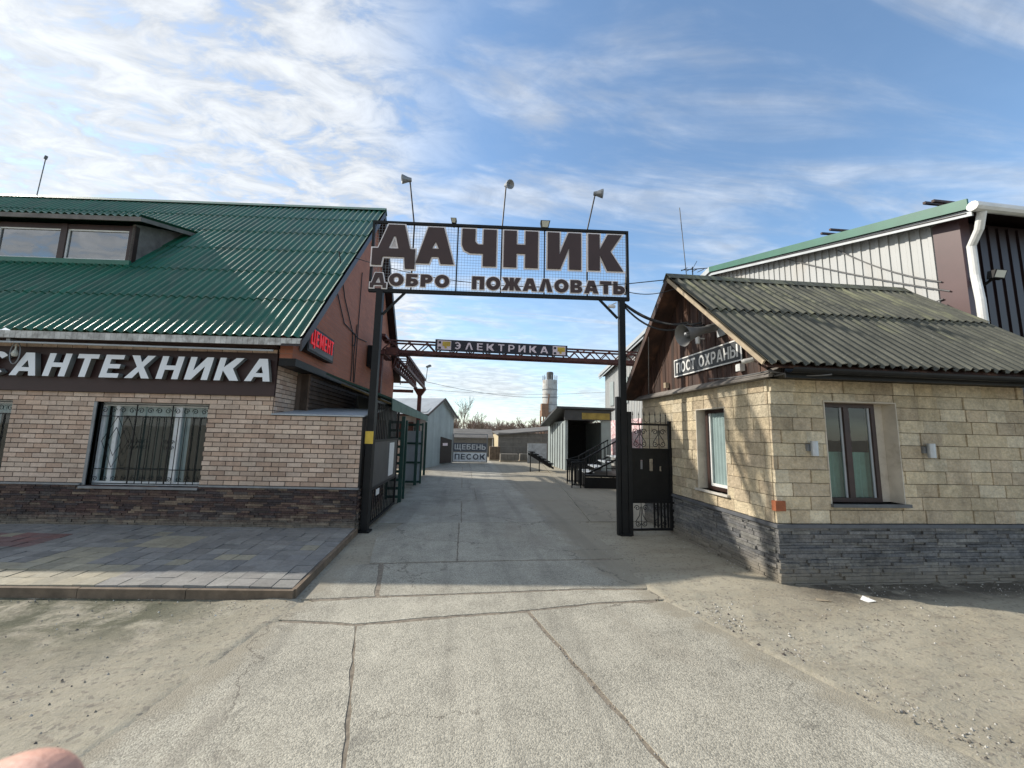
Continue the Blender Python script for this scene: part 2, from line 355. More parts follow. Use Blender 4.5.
def mat_concrete(name, base, grain=1.0):
    m = bpy.data.materials.new(name); m.use_nodes = True; nt = m.node_tree; b = nt.nodes['Principled BSDF']
    t = nt.nodes.new('ShaderNodeTexCoord'); o = t.outputs['Object']
    big = noise(nt, o, 0.55, 5, 0.6, 0.4); med = noise(nt, o, 3.2, 6, 0.65)
    v = nt.nodes.new('ShaderNodeTexVoronoi'); v.inputs['Scale'].default_value = 120; nt.links.new(o, v.inputs['Vector'])
    v2 = nt.nodes.new('ShaderNodeTexVoronoi'); v2.inputs['Scale'].default_value = 210; nt.links.new(o, v2.inputs['Vector'])
    sepc = nt.nodes.new('ShaderNodeSeparateColor'); nt.links.new(v.outputs['Color'], sepc.inputs[0])
    sepd = nt.nodes.new('ShaderNodeSeparateColor'); nt.links.new(v2.outputs['Color'], sepd.inputs[0])
    f = mth(nt, 'ADD', mrange(nt, big, 0.3, 0.7, -0.20, 0.18), mrange(nt, med, 0.3, 0.7, -0.16, 0.14))
    f = mth(nt, 'ADD', f, mrange(nt, sepc.outputs[0], 0, 1, -0.26 * grain, 0.30 * grain))
    f = mth(nt, 'ADD', f, mrange(nt, sepd.outputs[1], 0, 1, -0.18 * grain, 0.18 * grain))
    f = mth(nt, 'ADD', f, 1.0)
    at = nt.nodes.new('ShaderNodeAttribute'); at.attribute_name = 'var'
    f = mth(nt, 'MULTIPLY', f, mrange(nt, at.outputs['Fac'], 0, 1, 0.80, 1.20))
    cx = nt.nodes.new('ShaderNodeCombineXYZ')
    for i in range(3): nt.links.new(f, cx.inputs[i])
    c = mixc(nt, 1.0, base, cx.outputs[0], 'MULTIPLY')
    d = noise(nt, vmap(nt, o, (1.5, 0.5, 1)), 1.0, 6, 0.6, 0.6)      # dusty tracks along the road
    c = mixc(nt, mrange(nt, d, 0.52, 0.72, 0, 0.45, True), c, (0.30, 0.26, 0.20))
    sp = nt.nodes.new('ShaderNodeSeparateXYZ'); nt.links.new(o, sp.inputs[0]); X_, Y_ = sp.outputs[0], sp.outputs[1]
    wob = mth(nt, 'MULTIPLY', mth(nt, 'SUBTRACT', noise(nt, o, 3.5, 6, 0.7), 0.5), 0.9)
    er = mth(nt, 'SUBTRACT', X_, mth(nt, 'ADD', 2.02, mth(nt, 'MULTIPLY', mth(nt, 'SUBTRACT', 3.74, mth(nt, 'MINIMUM', Y_, 4.6)), 0.33)))
    elft = mth(nt, 'SUBTRACT', mth(nt, 'SUBTRACT', -1.50, mth(nt, 'MULTIPLY', mth(nt, 'SUBTRACT', 3.62, mth(nt, 'MINIMUM', Y_, 3.9)), 0.20)), X_)
    ed = mth(nt, 'ADD', mth(nt, 'MAXIMUM', er, elft), wob)
    c = mixc(nt, mrange(nt, ed, -0.30, 0.02, 0, 0.75, True), c, (0.285, 0.25, 0.185))
    trk = noise(nt, vmap(nt, o, (2.6, 0.16, 1), (0, 0, 0.06)), 1.0, 4, 0.6, 0.3)
    c = mixc(nt, mrange(nt, trk, 0.36, 0.50, 0.30, 0.0, True), c, (0.17, 0.155, 0.125))
    vc = nt.nodes.new('ShaderNodeTexVoronoi'); vc.feature = 'DISTANCE_TO_EDGE'; vc.inputs['Scale'].default_value = 0.62
    dv = nt.nodes.new('ShaderNodeVectorMath'); dv.operation = 'MULTIPLY_ADD'
    nt.links.new(noise(nt, o, 2.2, 6, 0.7, 0, 1), dv.inputs[0]); dv.inputs[1].default_value = (.7, .7, 0); nt.links.new(o, dv.inputs[2]); nt.links.new(dv.outputs[0], vc.inputs['Vector'])
    crk = mth(nt, 'MULTIPLY', mrange(nt, vc.outputs['Distance'], 0.0015, 0.0055, 0.75, 0.0), mrange(nt, noise(nt, o, 0.8, 3, 0.5), 0.46, 0.56, 0, 1))
    c = mixc(nt, crk, c, (0.10, 0.085, 0.065))
    oil = noise(nt, o, 5.0, 3, 0.5, 0.8)
    c = mixc(nt, mrange(nt, oil, 0.66, 0.75, 0, 0.45, True), c, (0.12, 0.11, 0.09))
    st = noise(nt, o, 1.7, 5, 0.7, 1.0)
    c = mixc(nt, mrange(nt, st, 0.60, 0.72, 0, 0.45, True), c, (0.11, 0.10, 0.085))
    nt.links.new(c, b.inputs['Base Color']); b.inputs['Roughness'].default_value = 0.88
    bn = nt.nodes.new('ShaderNodeBump'); bn.inputs['Distance'].default_value = 0.0045 * grain; bn.inputs['Strength'].default_value = 0.8
    hh = mth(nt, 'SUBTRACT', mth(nt, 'MULTIPLY', noise(nt, o, 40, 4, 0.7), 0.6), mth(nt, 'MULTIPLY', v.outputs['Distance'], 0.8 ))
    nt.links.new(hh, bn.inputs['Height']); nt.links.new(bn.outputs[0], b.inputs['Normal']); return m
K['concrete'] = mat_concrete('exposed_aggregate_concrete', (0.375, 0.348, 0.280))
K['concrete_smooth'] = mat_concrete('smooth_grey_concrete', (0.355, 0.332, 0.275), 0.6)

def mat_dirt():
    m = bpy.data.materials.new('dusty_ground'); m.use_nodes = True; nt = m.node_tree; b = nt.nodes['Principled BSDF']
    t = nt.nodes.new('ShaderNodeTexCoord'); o = t.outputs['Object']
    big = noise(nt, vmap(nt, o, (0.6, 1.6, 1), (0, 0, 0.35)), 0.9, 6, 0.6, 0.8)
    c = mixc(nt, mrange(nt, big, 0.32, 0.68, 0, 1), (0.250, 0.220, 0.155), (0.400, 0.370, 0.280))
    med = noise(nt, vmap(nt, o, (1, 3, 1), (0, 0, 0.2)), 3.0, 7, 0.7, 0.5)
    c = mixc(nt, mrange(nt, med, 0.52, 0.70, 0, 0.7, True), c, (0.15, 0.122, 0.09))
    fine = noise(nt, o, 55, 5, 0.7)
    c = mixc(nt, mrange(nt, fine, 0.3, 0.7, 0, 0.55), c, (0.45, 0.40, 0.32))
    v = nt.nodes.new('ShaderNodeTexVoronoi'); v.inputs['Scale'].default_value = 45; nt.links.new(o, v.inputs['Vector'])
    sepc = nt.nodes.new('ShaderNodeSeparateColor'); nt.links.new(v.outputs['Color'], sepc.inputs[0])
    c = mixc(nt, mrange(nt, sepc.outputs[0], 0.88, 0.93, 0, 0.5), c, (0.15, 0.13, 0.11))
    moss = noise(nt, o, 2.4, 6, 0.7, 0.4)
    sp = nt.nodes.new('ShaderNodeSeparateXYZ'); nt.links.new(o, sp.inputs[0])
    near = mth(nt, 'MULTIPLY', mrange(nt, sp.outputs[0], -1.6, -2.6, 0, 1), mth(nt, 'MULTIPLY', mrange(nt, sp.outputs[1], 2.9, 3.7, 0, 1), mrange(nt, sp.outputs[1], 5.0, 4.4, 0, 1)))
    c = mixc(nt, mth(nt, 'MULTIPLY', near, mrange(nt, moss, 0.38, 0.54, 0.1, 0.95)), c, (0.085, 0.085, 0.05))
    hut_shade = mth(nt, 'MULTIPLY', mth(nt, 'MULTIPLY', mrange(nt, sp.outputs[0], 3.4, 3.9, 0, 1), mrange(nt, sp.outputs[1], 3.45, 3.75, 0, 1)), mrange(nt, noise(nt, o, 3, 5, 0.7), 0.33, 0.5, 0.2, 0.9))  # shadow strip along the hut front, painted into the ground colour
    c = mixc(nt, hut_shade, c, (0.075, 0.062, 0.045))
    nt.links.new(c, b.inputs['Base Color']); b.inputs['Roughness'].default_value = 0.95
    bn = nt.nodes.new('ShaderNodeBump'); bn.inputs['Distance'].default_value = 0.02
    hh = mth(nt, 'ADD', mth(nt, 'MULTIPLY', fine, 0.35), mth(nt, 'ADD', mth(nt, 'MULTIPLY', med, 0.8), mth(nt, 'MULTIPLY', noise(nt, o, 14, 4, 0.7), 0.4)))
    nt.links.new(hh, bn.inputs['Height']); nt.links.new(bn.outputs[0], b.inputs['Normal']); return m
K['dirt'] = mat_dirt()
K['joint'] = mat('joint_dirt', (0.22, 0.185, 0.14), 0.95, 0, 0.4, 20, 0.004, 60)

# ---------------------------------------------------------------- lettering
def arc(cx, cy, rx, ry, a0, a1, n=14):
    return [(cx + rx * cos(radians(a0 + (a1 - a0) * i / n)), cy + ry * sin(radians(a0 + (a1 - a0) * i / n))) for i in range(n + 1)]
def bowl(x0, x1, y0, y1, n=10):           # right-bulging D shape, from (x0,y1) round to (x0,y0)
    h = (y1 - y0) / 2; rx = min(h, (x1 - x0) * 0.75)
    return [(x0, y1)] + arc(x1 - rx, (y0 + y1) / 2, rx, h, 90, -90, n) + [(x0, y0)]
def glyph(ch, s, t):
    m = .5
    if ch == 'П': w = .78; return [[(0,0),(0,1),(w,1),(w,0),(w-s,0),(w-s,1-t),(s,1-t),(s,0)]], w
    if ch == 'Ц': w = .80; return [[(0,0),(0,1),(s,1),(s,t),(w-s,t),(w-s,1),(w,1),(w,t),(w+.1,t),(w+.1,-.2),(w-.07,-.2),(w-.07,0)]], w+.1
    if ch == 'Н': w = .78; return [[(0,0),(0,1),(s,1),(s,m+t/2),(w-s,m+t/2),(w-s,1),(w,1),(w,0),(w-s,0),(w-s,m-t/2),(s,m-t/2),(s,0)]], w
    if ch == 'И': w = .82; return [[(0,0),(0,1),(s,1),(s,.40),(w-s*1.08,1),(w,1),(w,0),(w-s,0),(w-s,.60),(s*1.08,0)]], w
    if ch == 'К': w = .86; return [[(0,0),(0,1),(s,1),(s,.58),(w-s*1.25,1),(w,1),(w*.62+.03,.53),(w+.02,0),(w-s*1.3,0),(s,.44),(s,0)]], w
    if ch == 'Т': w = .74; return [[(0,1),(w,1),(w,1-t),(w/2+s/2,1-t),(w/2+s/2,0),(w/2-s/2,0),(w/2-s/2,1-t),(0,1-t)]], w
    if ch == 'Е': w = .66; return [[(0,0),(0,1),(w,1),(w,1-t),(s,1-t),(s,m+t/2),(w*.93,m+t/2),(w*.93,m-t/2),(s,m-t/2),(s,t),(w,t),(w,0)]], w
    if ch == 'Х': w = .88; k = s*1.25; return [[(0,0),(w/2-k/2+.02,.5),(.02,1),(k+.02,1),(w/2,.70),(w-k-.02,1),(w-.02,1),(w/2+k/2-.02,.5),(w,0),(w-k,0),(w/2,.30),(k,0)]], w
    if ch == 'А':
        w = .92; k = s*1.1; a = .5*k+.03
        y0, y1 = .20+.02, 1.0; 
        q0 = k+.22*(w/2-a)/1.0; 
        return [[(0,0),(w/2-a,1),(w/2+a,1),(w,0),(w-k,0),(w-k-.055,.19),(k+.055,.19),(k,0)],
                [(w/2-.62*(w/2-k)+.0,.19+t*.9),(w/2,.19+t*.9+(.62*(w/2-k))*2.35),(w/2+.62*(w/2-k),.19+t*.9)]], w
    if ch == 'Л': w = .88; k = s*1.1; a = .5*k+.03; return [[(0,0),(w/2-a,1),(w/2+a,1),(w,0),(w-k,0),(w/2,.80),(k,0)]], w
    if ch == 'Д': w = 1.02; return [[(0,-.22),(0,.18),(.10,.18),(.30,1),(.74,1),(.90,.18),(1.02,.18),(1.02,-.22),(.80,-.22),(.80,0),(.22,0),(.22,-.22)],
                                    [(.34,.18),(.50,.78-s*.5),(.54,.78-s*.5),(.66,.18)]], w
    if ch == 'Ч': w = .76; return [[(w,0),(w,1),(w-s,1),(w-s,.58),(s+.06,.58),(s,.66),(s,1),(0,1),(0,.56),(.05,.42),(.18,.34),(w-s,.34),(w-s,0)]], w
    if ch == 'О': w = .92; return [arc(w/2,.5,w/2,.52,0,360,28)[:-1], arc(w/2,.5,w/2-s,.52-t*1.1,0,360,28)[:-1]], w
    if ch == 'С': w = .84; return [arc(w/2+.03,.5,w/2+.03,.52,42,318,26)+arc(w/2+.03,.5,w/2+.03-s,.52-t*1.1,318,42,26)], w
    if ch == 'Э': w = .82; c = w/2-.03; i = c-s; return [[(c+c*cos(radians(a)),.5+.52*sin(radians(a))) for a in range(138,-139,-12)]+
                 [(c+i*cos(radians(a)),.5+(.52-t*1.1)*sin(radians(a))) for a in range(-138,-14,12)]+[(w*.35,m-t/2),(w*.35,m+t/2)]+[(c+i*cos(radians(a)),.5+(.52-t*1.1)*sin(radians(a))) for a in range(18,139,12)]], w
    if ch == 'Р': w = .74; return [[(0,0)]+[(0,1)]+bowl(s,w,.34,1)[0:0]+bowl(0,w,.34-.02,1)[1:-1]+[(s,.32),(s,0)], list(bowl(s,w-s,.32+t,1-t))], w
    if ch == 'Ь': w = .76; return [[(0,0),(0,1),(s,1),(s,.66)]+bowl(0,w,0,.66)[1:-1], list(bowl(s,w-s,t*.95,.66-t*.95))], w
    if ch == 'Ы': w = .76; g = glyph('Ь', s, t)[0]; return g+[[(w+.08,0),(w+.08,1),(w+.08+s,1),(w+.08+s,0)]], w+.08+s
    if ch == 'Б': w = .76; return [[(0,0),(0,1),(w*.93,1),(w*.93,1-t),(s,1-t),(s,.64)]+bowl(0,w,0,.64)[1:-1], list(bowl(s,w-s,t*.9,.64-t*.9))], w
    if ch == 'В': w = .78; return [[(0,0),(0,1)]+bowl(0,w*.95,.5,1)[1:-1]+bowl(0,w,0,.5)[1:-1], list(bowl(s,w*.95-s,.5+t*.45,1-t*.85)), list(bowl(s,w-s,t*.85,.5-t*.45))], w
    if ch == 'Ж':
        w = 1.2; c = w/2; h = s/2; k = s*1.15
        return [[(c-h,0),(c-h,.42),(k,0),(-.02,0),(c-h-.22,.5),(.02,1),(k+.02,1),(c-h,.60),(c-h,1),(c+h,1),(c+h,.60),(w-k-.02,1),(w-.02,1),(c+h+.22,.5),(w+.02,0),(w-k,0),(c+h,.42),(c+h,0)]], w
    if ch in 'ШЩ':
        w = 1.05; c = w/2; h = s/2
        o = [(0,0),(0,1),(s,1),(s,t),(c-h,t),(c-h,1),(c+h,1),(c+h,t),(w-s,t),(w-s,1),(w,1)]
        o += [(w,0)] if ch == 'Ш' else [(w,t),(w+.1,t),(w+.1,-.2),(w-.06,-.2),(w-.06,0)]
        return [o], w + (.1 if ch == 'Щ' else 0)
    if ch == 'М': w = .95; return [[(0,0),(0,1),(s*1.1,1),(w/2,.45),(w-s*1.1,1),(w,1),(w,0),(w-s,0),(w-s,.60),(w/2,.12),(s,.60),(s,0)]], w
    return [], .4
def letter_mesh(name, contours, scx, scz, x0, z0, depth, F, v0, material, parent, off=0.0, shear=0.0, edge_mat=None):
    """letters stand in the u-z plane of frame F, front face at v0 (towards -v), thickness depth"""
    cu = bpy.data.curves.new('tmp', 'CURVE'); cu.dimensions = '2D'; cu.fill_mode = 'BOTH'
    cu.extrude = depth / 2; cu.offset = off; cu.resolution_u = 1
    for ct in contours:
        sp = cu.splines.new('POLY'); sp.points.add(len(ct) - 1)
        for i, (a, b) in enumerate(ct): sp.points[i].co = (a * scx + b * scz * shear, b * scz, 0, 1)
        sp.use_cyclic_u = True
    ob = bpy.data.objects.new('tmp', cu); C.objects.link(ob)
    dg = bpy.context.evaluated_depsgraph_get(); me = bpy.data.meshes.new_from_object(ob.evaluated_get(dg))
    bpy.data.objects.remove(ob); bpy.data.curves.remove(cu)
    mb = MB(F); offp = Vector((0, 0, 0)); p = parent
    while p is not None: offp += Vector(p.location); p = p.parent
    for vtx in me.vertices:
        a, b, c = vtx.co
        vtx.co = Vector(mb.T((x0 + a, v0 + depth / 2 - c, z0 + b))) - offp
    me.name = name; me.materials.clear(); me.materials.append(material)
    if edge_mat:
        me.materials.append(edge_mat)
        nf = Vector((-F[4][0], -F[4][1], 0)).normalized()
        me.update()
        for pl in me.polygons: pl.material_index = 0 if abs(pl.normal.dot(nf)) > 0.9 else 1
    o = bpy.data.objects.new(name, me); C.objects.link(o); o.parent = parent; return o
def lettering(text, F, u0, u1, z0, cap, v0, depth, material, parent, s=.2, t=.17, gap=.14, shear=0.0, rim=None, edge_mat=None, drop=0.0, part='letter', one=None):
    W = 0; gl = []
    for ch in text:
        g, wd = glyph(ch, s, t); gl.append((g, wd)); W += wd + gap
    W -= gap; k = (u1 - u0) / (W if not shear else W + shear * 0.0); x = u0; n = len(text)
    allc = []; allx = 0.0
    for i, (g, wd) in enumerate(gl):
        zb = z0 + drop * ((x - u0) / (u1 - u0))
        if g:
            if one: allc += [[((x - u0) / k + a, b) for a, b in ct] for ct in g]
            else:
                lo = letter_mesh(part, g, k, cap, x, zb, depth, F, v0, material, parent, 0, shear, edge_mat)
                if rim: letter_mesh('letter_rim', g, k, cap, x, zb, depth * .6, F, v0 + depth * .75, rim[0], lo, rim[1], shear)
        x += (wd + gap) * k
    if one: return letter_mesh(one, allc, k, cap, u0, z0, depth, F, v0, material, parent, 0, shear, edge_mat)

# ---------------------------------------------------------------- masonry
def cut(a, b, z0, z1, holes):
    segs = [(a, b)]
    for (h0, h1, k0, k1) in holes:
        if z1 <= k0 + 1e-4 or z0 >= k1 - 1e-4: continue
        ns = []
        for (p, q) in segs:
            if q <= h0 or p >= h1: ns.append((p, q)); continue
            if p < h0: ns.append((p, h0))
            if q > h1: ns.append((h1, q))
        segs = ns
    return [(p, q) for p, q in segs if q - p > .012]
def masonry(mb, side, u0, u1, z0, z1, bw, bh, gap, base, depth, jit, pal, holes=(), rand=0.0, hj=0.0, rnd=None):
    """side: 'v-' wall facing -v at v=base (u runs along), 'u-' wall facing -u at u=base (v runs along), 'u+' facing +u"""
    rnd = rnd or random; zs = [z0]
    while zs[-1] < z1 - bh * .5: zs.append(zs[-1] + bh * (1 + rnd.uniform(-hj, hj)))
    f = (z1 - z0) / (zs[-1] - z0); zs = [z0 + (z - z0) * f for z in zs]
    for r in range(len(zs) - 1):
        a = u0 - (bw * .5 if r % 2 else 0) - (rnd.random() * bw if rand else 0)
        while a < u1:
            wd = bw * (1 + rnd.uniform(-rand, rand)) ; b = a + wd
            p, q = max(a, u0), min(b, u1)
            if q - p > .02:
                d = depth + rnd.uniform(0, jit); col = rnd.choice(pal); kk = rnd.uniform(.86, 1.14)
                mb.c = tuple(x * kk for x in col)
                zz0, zz1 = zs[r], zs[r + 1]
                brk = sorted(set([zz0, zz1] + [k for h in holes for k in (h[2], h[3]) if zz0 < k < zz1]))
                for j in range(len(brk) - 1):
                    g0 = gap / 2 if j == 0 else 0; g1 = gap / 2 if j == len(brk) - 2 else 0
                    for (s0, s1) in cut(p, q, brk[j], brk[j + 1], holes):
                        s0 += gap / 2 if s0 > u0 + 1e-4 or True else 0; s1 -= gap / 2
                        if s1 - s0 < .008: continue
                        A, B = (s0, brk[j] + g0), (s1, brk[j + 1] - g1)
                        if B[1] - A[1] < .004: continue
                        if side == 'v-': mb.box((A[0], base - d, A[1]), (B[0], base, B[1]))
                        elif side == 'u-': mb.box((base - d, A[0], A[1]), (base, B[0], B[1]))
                        else: mb.box((base, A[0], A[1]), (base + d, B[0], B[1]))
            a = b
    mb.c = .5
def wall_holes(mb, side, u0, u1, z0, z1, base, th, holes=()):
    us = sorted(set([u0, u1] + [h for q in holes for h in q[:2] if u0 < h < u1])); zs = sorted(set([z0, z1] + [h for q in holes for h in q[2:] if z0 < h < z1]))
    for i in range(len(us) - 1):
        for j in range(len(zs) - 1):
            cu, cz = (us[i] + us[i + 1]) / 2, (zs[j] + zs[j + 1]) / 2
            if any(h[0] < cu < h[1] and h[2] < cz < h[3] for h in holes): continue
            if side == 'v-': mb.box((us[i], base, zs[j]), (us[i + 1], base + th, zs[j + 1]))
            elif side == 'u-': mb.box((base, us[i], zs[j]), (base + th, us[i + 1], zs[j + 1]))
            else: mb.box((base - th, us[i], zs[j]), (base, us[i + 1], zs[j + 1]))
def corr(mb, p00, p10, p01, p11, pitch, amp, th=.006, lift=(0, 0, 1), seg=8, rows=1, overlap=.012, jag=0.0, trap=False, tri=None):
    """corrugated sheet: waves run p0?->p1? (from the low edge 0 to the high edge 1), repeated along p00->p10"""
    A, B, Cc, D = Vector(p00), Vector(p10), Vector(p01), Vector(p11)
    Ltot = (B - A).length; n = max(2, int(round(Ltot / pitch))) * seg
    nrm = (B - A).cross(Cc - A).normalized()
    if nrm.dot(Vector(lift)) < 0: nrm = -nrm
    for r in range(rows):
        t0 = r / rows; t1 = (r + 1) / rows + (0.02 if r < rows - 1 else 0)
        prev = None
        for i in range(n + 1):
            x = i / n; ph = 2 * pi * i / seg
            h = amp * (cos(ph) if not trap else max(-1, min(1, 1.8 * cos(ph))))
            j = random.uniform(-jag, jag) if r == 0 else 0
            lo = A.lerp(B, x); hi = Cc.lerp(D, x)
            e0 = overlap * (1 if r else 0)
            a = lo.lerp(hi, t0 + j) + nrm * (h + e0); b = lo.lerp(hi, min(t1, 1)) + nrm * h
            a2 = a - nrm * th; b2 = b - nrm * th
            if prev:
                pa, pb, pa2, pb2 = prev
                mb.face([tuple(pa), tuple(a), tuple(b), tuple(pb)], not trap)
                mb.face([tuple(pa2), tuple(pb2), tuple(b2), tuple(a2)], not trap)
                mb.face([tuple(pa2), tuple(a2), tuple(a), tuple(pa)])
            prev = (a, b, a2, b2)

# ================================================================ SETTING
g = MB()
# one sheet to the horizon, denser near by
def gr(xs, ys):
    for i in range(len(xs) - 1):
        for j in range(len(ys) - 1):
            g.face([(xs[i], ys[j], 0), (xs[i + 1], ys[j], 0), (xs[i + 1], ys[j + 1], 0), (xs[i], ys[j + 1], 0)])
gr([-2500, -300, -40, -10, 10, 40, 300, 2500], [-1500, -300, -40, -10, 10, 40, 300, 3000])
go = g.build('ground', K['dirt']); go['kind'] = 'structure'

def slabs(name, polys, material, z=.012, rnd=random.Random(3), wob=.008):
    mb = MB()
    for pl, tone in polys:
        mb.c = tone; pts = []
        n = len(pl)
        for i in range(n):
            a, b = Vector(pl[i]), Vector(pl[(i + 1) % n]); k = max(1, int((b - a).length / .10))
            for j in range(k):
                q = a.lerp(b, j / k); w_ = wob * rnd.uniform(-1, 1)
                nn = Vector((-(b - a).y, (b - a).x)).normalized(); q = q + nn * w_; pts.append((q.x, q.y))
        top = [(x, y, z) for x, y in pts]; bot = [(x, y, .001) for x, y in pts]
        mb.face(top)
        for i in range(len(pts)):
            j = (i + 1) % len(pts); mb.face([bot[i], bot[j], top[j], top[i]])
    o = mb.build(name, material); o['kind'] = 'structure'; return o
bed = MB(); bed.face([(-1.9, -1, .0075), (3.1, -1, .0075), (2.5, 1.9, .0075), (1.93, 3.7, .0075), (1.93, 4.1, .0075), (2.06, 4.5, .0075), (2.1, 7, .0075), (3.2, 14, .0075), (4.2, 24, .0075), (-1.3, 24, .0075), (-1.38, 8, .0075), (-.93, 6.9, .0075), (-1.2, 6, .0075), (-1.0, 5.05, .0075), (-1.4, 4.9, .0075), (-1.38, 4.05, .0075), (-1.3, 3.98, .0075), (-1.45, 3.6, .0075)])
bo = bed.build('road_bed', K['joint']); bo['kind'] = 'structure'
G_ = .018
near_polys = [
    ([(-2.35, -1.5), (.03, -1.5), (-.485, 2.0), (-.818, 3.50), (-1.52, 3.62), (-1.60, 3.3), (-1.85, 2.0)], .56),
    ([(.06, -1.5), (1.59, -1.5), (1.025, 1.97), (.625, 3.62), (.02, 3.58), (-.80, 3.49), (-.46, 2.0)], .50),
    ([(1.62, -1.5), (3.6, -1.5), (2.65, 1.83), (2.32, 2.8), (2.02, 3.74), (1.35, 3.74), (.655, 3.64), (1.05, 2.0)], .60),
    ([(-1.50, 3.665), (-.84, 3.54), (0, 3.625), (.60, 3.67), (1.35, 3.785), (2.02, 3.80), (1.98, 4.02), (1.3, 4.08), (.3, 4.05), (-.80, 4.03), (-1.36, 3.98)], .58),
    ([(-.74, 4.075), (.3, 4.09), (1.3, 4.12), (1.98, 4.07), (2.10, 4.4), (2.12, 4.98), (.6, 5.02), (-.88, 5.0)], .44),
    ([(-1.44, 4.05), (-.79, 4.07), (-.94, 5.0), (-1.46, 5.0)], .30),
    ([(-1.06, 5.05), (-.02, 5.06), (-.02, 7.1), (-.95, 7.1), (-1.22, 6.2)], .42),
    ([(.0, 5.06), (2.14, 5.04), (2.16, 6.0), (2.3, 7.1), (.0, 7.1)], .47),
]
slabs('road', near_polys, K['concrete'])
yp = []; rnd = random.Random(5)
for j, y0 in enumerate([7.12, 9.3, 11.4, 13.6, 15.9, 18.4, 21.0, 24.0]):
    y1 = [9.28, 11.38, 13.58, 15.88, 18.38, 20.98, 23.98, 28.0][j]; xr = 2.35 + (y0 - 7) * .14
    xm = .02 + (j % 2) * .35
    yp.append(([(-1.42, y0), (xm, y0), (xm, y1), (-1.36, y1)], rnd.uniform(.38, .6)))
    yp.append(([(xm + .02, y0), (xr, y0), (xr + .14 * (y1 - y0), y1), (xm + .02, y1)], rnd.uniform(.38, .6)))
    yp.append(([(xr + .03, y0), (xr + 2.2, y0), (xr + 2.4, y1), (xr + .03 + .14 * (y1 - y0), y1)], rnd.uniform(.45, .7)))
slabs('yard_road', yp, K['concrete_smooth'])

from mathutils import noise as mn
def verge(name, x0, x1, y0, y1, st, inside):
    nx_ = int((x1 - x0) / st); ny_ = int((y1 - y0) / st); vs = []; fs = []; uv = []
    for j in range(ny_ + 1):
        for i in range(nx_ + 1):
            x = x0 + (x1 - x0) * i / nx_; y = y0 + (y1 - y0) * j / ny_
            d = inside(x, y)
            n1 = mn.fractal(Vector((x * .9, y * 1.6, 3.1)), 1.0, 2.0, 4); n2 = mn.fractal(Vector((x * 5, y * 6, 7.7)), .8, 2.0, 4)
            z = .013 + .014 * n1 + .0085 * n2
            z += -.035 * max(0, min(1, (-d + .02 + .05 * n1) / .10))
            e = min(x - x0, x1 - x, y - y0, y1 - y); 
            if e < .12: z -= .03 * (1 - e / .12)
            vs.append((x, y, z))
    for j in range(ny_):
        for i in range(nx_):
            a = j * (nx_ + 1) + i; fs.append((a, a + 1, a + nx_ + 2, a + nx_ + 1))
    me = bpy.data.meshes.new(name); me.from_pydata(vs, [], fs); me.update(); me.polygons.foreach_set('use_smooth', [True] * len(fs)); me.materials.append(K['dirt'])
    o = bpy.data.objects.new(name, me); C.objects.link(o); o['kind'] = 'structure'; return o
verge('dirt_verge', -8.5, -1.1, .6, 5.05, .035, lambda x, y: (-1.48 - (3.62 - min(y, 3.7)) * .20 - x) if y < 4.1 else -.2)
verge('dirt_verge', 1.75, 9.0, .6, 4.6, .035, lambda x, y: x - (2.02 + (3.74 - min(y, 3.8)) * .335))
# ---- paved platform before the shop (real pavers on a base, worn kerb board round it)
LF = frame(-1.6, 6.45, (0.9955, -0.0949), (0, 1))       # shop building frame: u along the front, v straight back
pv = MB()
rnd = random.Random(11)
grey = [(.235, .228, .215), (.265, .258, .24), (.20, .197, .188), (.245, .235, .22), (.225, .222, .215)]
tan = [(.37, .33, .24), (.33, .30, .225)]; red = [(.22, .11, .10), (.20, .12, .115)]
PF = frame(-1.56, 4.10, (0.9955, -0.0949), (-0.018, 1))
bs = .205; nx, ny = 48, 12
kind = {}
for bx in range(0, nx, 2):
    for by in range(0, ny, 2):
        r = rnd.random(); kk = 'g' if r < .72 else ('t' if r < .90 else 'r')
        if bx < 5: kk = 'g'
        for a in (0, 1):
            for b in (0, 1): kind[(bx + a, by + b)] = kk
for blk, kk in {(6, 0): 't', (8, 0): 't', (10, 0): 't', (12, 0): 't', (8, 2): 't', (10, 2): 'g', (12, 4): 'r', (10, 4): 'g', (6, 4): 't', (8, 4): 'g', (14, 4): 'r', (12, 2): 'g', (6, 2): 'g'}.items():
    for a in (0, 1):
        for b in (0, 1): kind[(blk[0] + a, blk[1] + b)] = kk
for i in range(nx):
    for j in range(ny):
        x1 = -i * bs; x0 = x1 - bs + .006; y0 = j * .195 + .03; y1 = y0 + .189
        if j == ny - 1: y1 = 2.42
        kk = kind[(i // 3 * 2, j // 3 * 2)]
        if rnd.random() < .06: kk = rnd.choice('gt')
        c = rnd.choice(grey if kk == 'g' else tan if kk == 't' else red); q = rnd.uniform(.88, 1.12); pv.c = tuple(x * q for x in c)
        t_z = rnd.uniform(-.004, .004) + .006 * sin(i * .35 + j * .8); h = [.092 + t_z + rnd.uniform(-.004, .004) for _ in range(4)]
        lo = [(x0, y0, .07), (x1, y0, .07), (x1, y1, .07), (x0, y1, .07)]
        pv.F = PF; pv.hexa(lo, [(lo[m][0], lo[m][1], h[m]) for m in range(4)])
K['paver'] = mat_rgb('concrete_paver', 0.85, 0.003, 60, 0.16, 0.12)
po = pv.build('pavement', K['paver']); po['kind'] = 'structure'
pb = MB(PF); pb.box((-nx * bs, .0, 0), (.0, 2.5, .076)); 
pbo = pb.build('pavement_base', K['joint']); pbo['kind'] = 'structure'
kb = MB(PF)
u = 0.03
